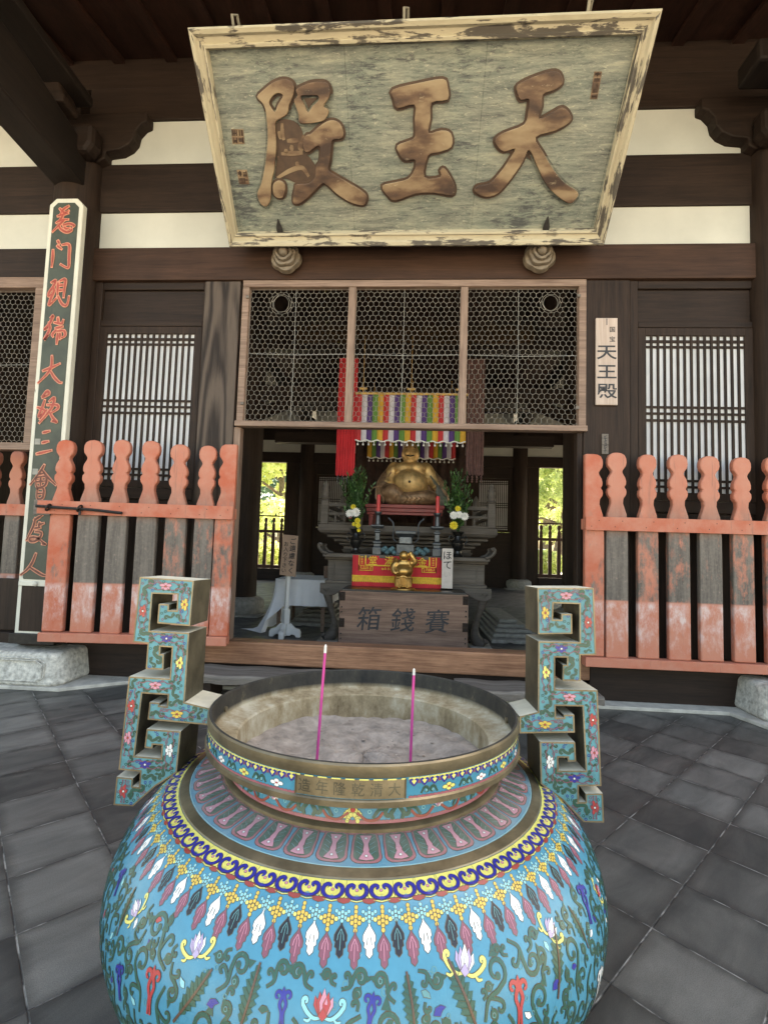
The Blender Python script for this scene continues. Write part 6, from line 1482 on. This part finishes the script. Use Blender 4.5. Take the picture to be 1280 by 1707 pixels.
def tree(name, label, x, y, h, spread, mat, seed, needle=False, n=5200, lean=0, low=.25):
    rnd = np.random.default_rng(seed); t = thing(name, label, 'tree', (x, y, 0))
    tr = MB(); top = (x+lean, y, h*.9)
    tr.tube([(x, y, -.05), (x+lean*.25+.1, y, h*.25), (x+lean*.6-.05, y, h*.55), top], [h*.035, h*.027, h*.018, h*.006], 9); tips = []
    for k in range(16):
        f = low+(.95-low)*k/16; a = k*2.39+rnd.uniform(-.3, .3); L_ = spread*(1.05-.5*f)*rnd.uniform(.75, 1.1); bx, by, bz2 = x+lean*f, y, h*f*.92
        e = (bx+L_*math.cos(a), by+L_*math.sin(a), bz2+L_*rnd.uniform(.05, .35)); mid = ((bx+e[0])/2, (by+e[1])/2, (bz2+e[2])/2+L_*.08)
        tr.tube([(bx, by, bz2), mid, e], [h*.013, h*.008, h*.003], 6); tips += [mid, e, tuple((np.array(mid)+np.array(e))/2)]
    tips.append(top); tips = np.array(tips)
    tr.build('trunk', m_bark, t, smooth=True)
    nc = 120; cc = tips[rnd.integers(0, len(tips), nc)]+rnd.normal(0, spread*.13, (nc, 3)); cr_ = rnd.uniform(.16, .34, nc)*spread*.75
    k = rnd.integers(0, nc, n); dirs = rnd.normal(size=(n, 3)); dirs /= np.linalg.norm(dirs, axis=1)[:, None]
    P = cc[k]+dirs*(cr_[k]*rnd.uniform(.55, 1, n))[:, None]*np.array([1, 1, .6])
    u = rnd.normal(size=(n, 3)); u /= np.linalg.norm(u, axis=1)[:, None]; w_ = np.cross(u, rnd.normal(size=(n, 3))); w_ /= np.linalg.norm(w_, axis=1)[:, None]
    if needle: u[:, 2] -= .8; u /= np.linalg.norm(u, axis=1)[:, None]
    L1 = rnd.uniform(.09, .17, n)[:, None]*(1.7 if needle else 1)*spread/3; W1_ = L1*(.22 if needle else .6)
    V = np.stack([P-u*L1, P+w_*W1_, P+u*L1, P-w_*W1_], 1).reshape(-1, 3)
    q = MB(); q.v = [tuple(p) for p in V]; q.f = [(4*i, 4*i+1, 4*i+2, 4*i+3) for i in range(n)]; q.m = [0]*n
    q.build('crown', mat, t); return t
tree('maple_tree', 'bright yellow green tree filling the left rear opening', -8.1, 29, 9.5, 3.6, lm[0], 1, n=9000, low=.12)
tree('maple_tree', 'dark green distant tree at the right edge of the left rear opening', -9.2, 42, 13, 4.5, lm[2], 2, n=7000)
tree('pine_tree', 'leaning pine with a bare branch in the right rear opening', 7.6, 27, 9.0, 3.4, lm[1], 3, needle=True, n=9000, lean=1.6, low=.3)
tree('pine_tree', 'pale green pine farther off in the right rear opening', 10.2, 38, 12, 4.6, lm[0], 4, needle=True, n=9000, low=.15)
tree('evergreen_tree', 'dark evergreen far behind the left rear opening', -13.5, 48, 15, 5.5, lm[2], 5, n=7000, low=.1)
tree('evergreen_tree', 'dark evergreen far behind the right rear opening', 15.5, 52, 15, 5.5, lm[1], 6, n=7000, low=.1)
for i, (x, y, s, lab) in enumerate(((6.7, 25, .8, 'low round clipped shrub behind the pickets of the right rear opening'), (-7.2, 24, .8, 'low round clipped shrub behind the pickets of the left rear opening'))):
    t = thing('shrub', lab, 'shrub', (x, y, 0)); rnd = np.random.default_rng(i+20); n = 2200; d_ = rnd.normal(size=(n, 3)); d_ /= np.linalg.norm(d_, axis=1)[:, None]
    P = np.array([x, y, s*1.0])+d_*s*rnd.uniform(.75, 1, n)[:, None]*np.array([1.2, 1, .8]); u = rnd.normal(size=(n, 3))*.06; w_ = rnd.normal(size=(n, 3))*.05
    q = MB(); q.v = [tuple(p) for p in np.stack([P-u, P+w_, P+u, P-w_], 1).reshape(-1, 3)]; q.f = [(4*j, 4*j+1, 4*j+2, 4*j+3) for j in range(n)]; q.m = [0]*n; q.build('foliage', lm[0], t)
    MB().tube([(x, y, 0), (x, y, s*.9)], .06, 7).build('stem', m_bark, t)
# white walled house beyond the left opening
t = thing('white_house', 'white walled house with grey gabled roof beyond the left rear opening', 'house', (-8.2, 36, 0))
MB().prism([(-2.6, 0), (2.6, 0), (2.6, 2.6), (0, 4.1), (-2.6, 2.6)], lambda a, b, d: (-7.6+a, d, b), 35, 40).build('wall', m_plaster, t)
MB().prism([(-3.0, 2.45), (0, 4.2), (3.0, 2.45), (3.0, 2.62), (0, 4.38), (-3.0, 2.62)], lambda a, b, d: (-7.6+a, d, b), 34.7, 40.4).build('roof', m_roof, t)
MB().box(-8.4, -7.2, 34.97, 35.0, 0, 2).build('door', m_woodZ, t)
# low white garden wall and a parked car beyond the right opening
t = thing('garden_wall', 'low pale stone garden kerb wall behind the rear pickets', 'wall', (0, 23, 0)); MB().box(-14, 16, 23, 23.35, 0, .32).build('kerb', m_ledge, t, bevel=.02)
t = thing('parked_car', 'small white parked car far beyond the right rear opening', 'car', (8.2, 33, 0))
m_car = flat('white_car_paint', (.75, .75, .76), .3, 0, .03, 3, 0, coat=.6); m_glass = flat('dark_car_glass', (.02, .024, .028), .1, 0, .1, 3, 0)
po = smooth_closed([(-1.9, .35), (-1.95, .75), (-1.5, .92), (-.9, 1.42), (.6, 1.46), (1.4, .98), (1.9, .85), (1.95, .4)], 3)
MB().prism(po, lambda a, b, d: (8.2+a, d, b), 32.2, 33.8).build('body', m_car, t, bevel=.08)
MB().prism([(-1.25, .98), (-.82, 1.36), (.5, 1.39), (1.1, 1.0)], lambda a, b, d: (8.2+a, d, b), 32.17, 32.19).build('window', m_glass, t)
for a in (-1.2, 1.2):
    w1 = MB().tube([(8.2+a, 32.15, .32), (8.2+a, 32.4, .32)], .32, 20).build('wheel', m_black, t, smooth=True); MB().tube([(8.2+a, 32.13, .32), (8.2+a, 32.16, .32)], .19, 14).build('rim', m_pewter, w1, smooth=True)
for a in (-1.9, 1.88): MB().ball((8.2+a, 32.4, .72), .1, 10).build('headlight', m_fw, t, smooth=True)
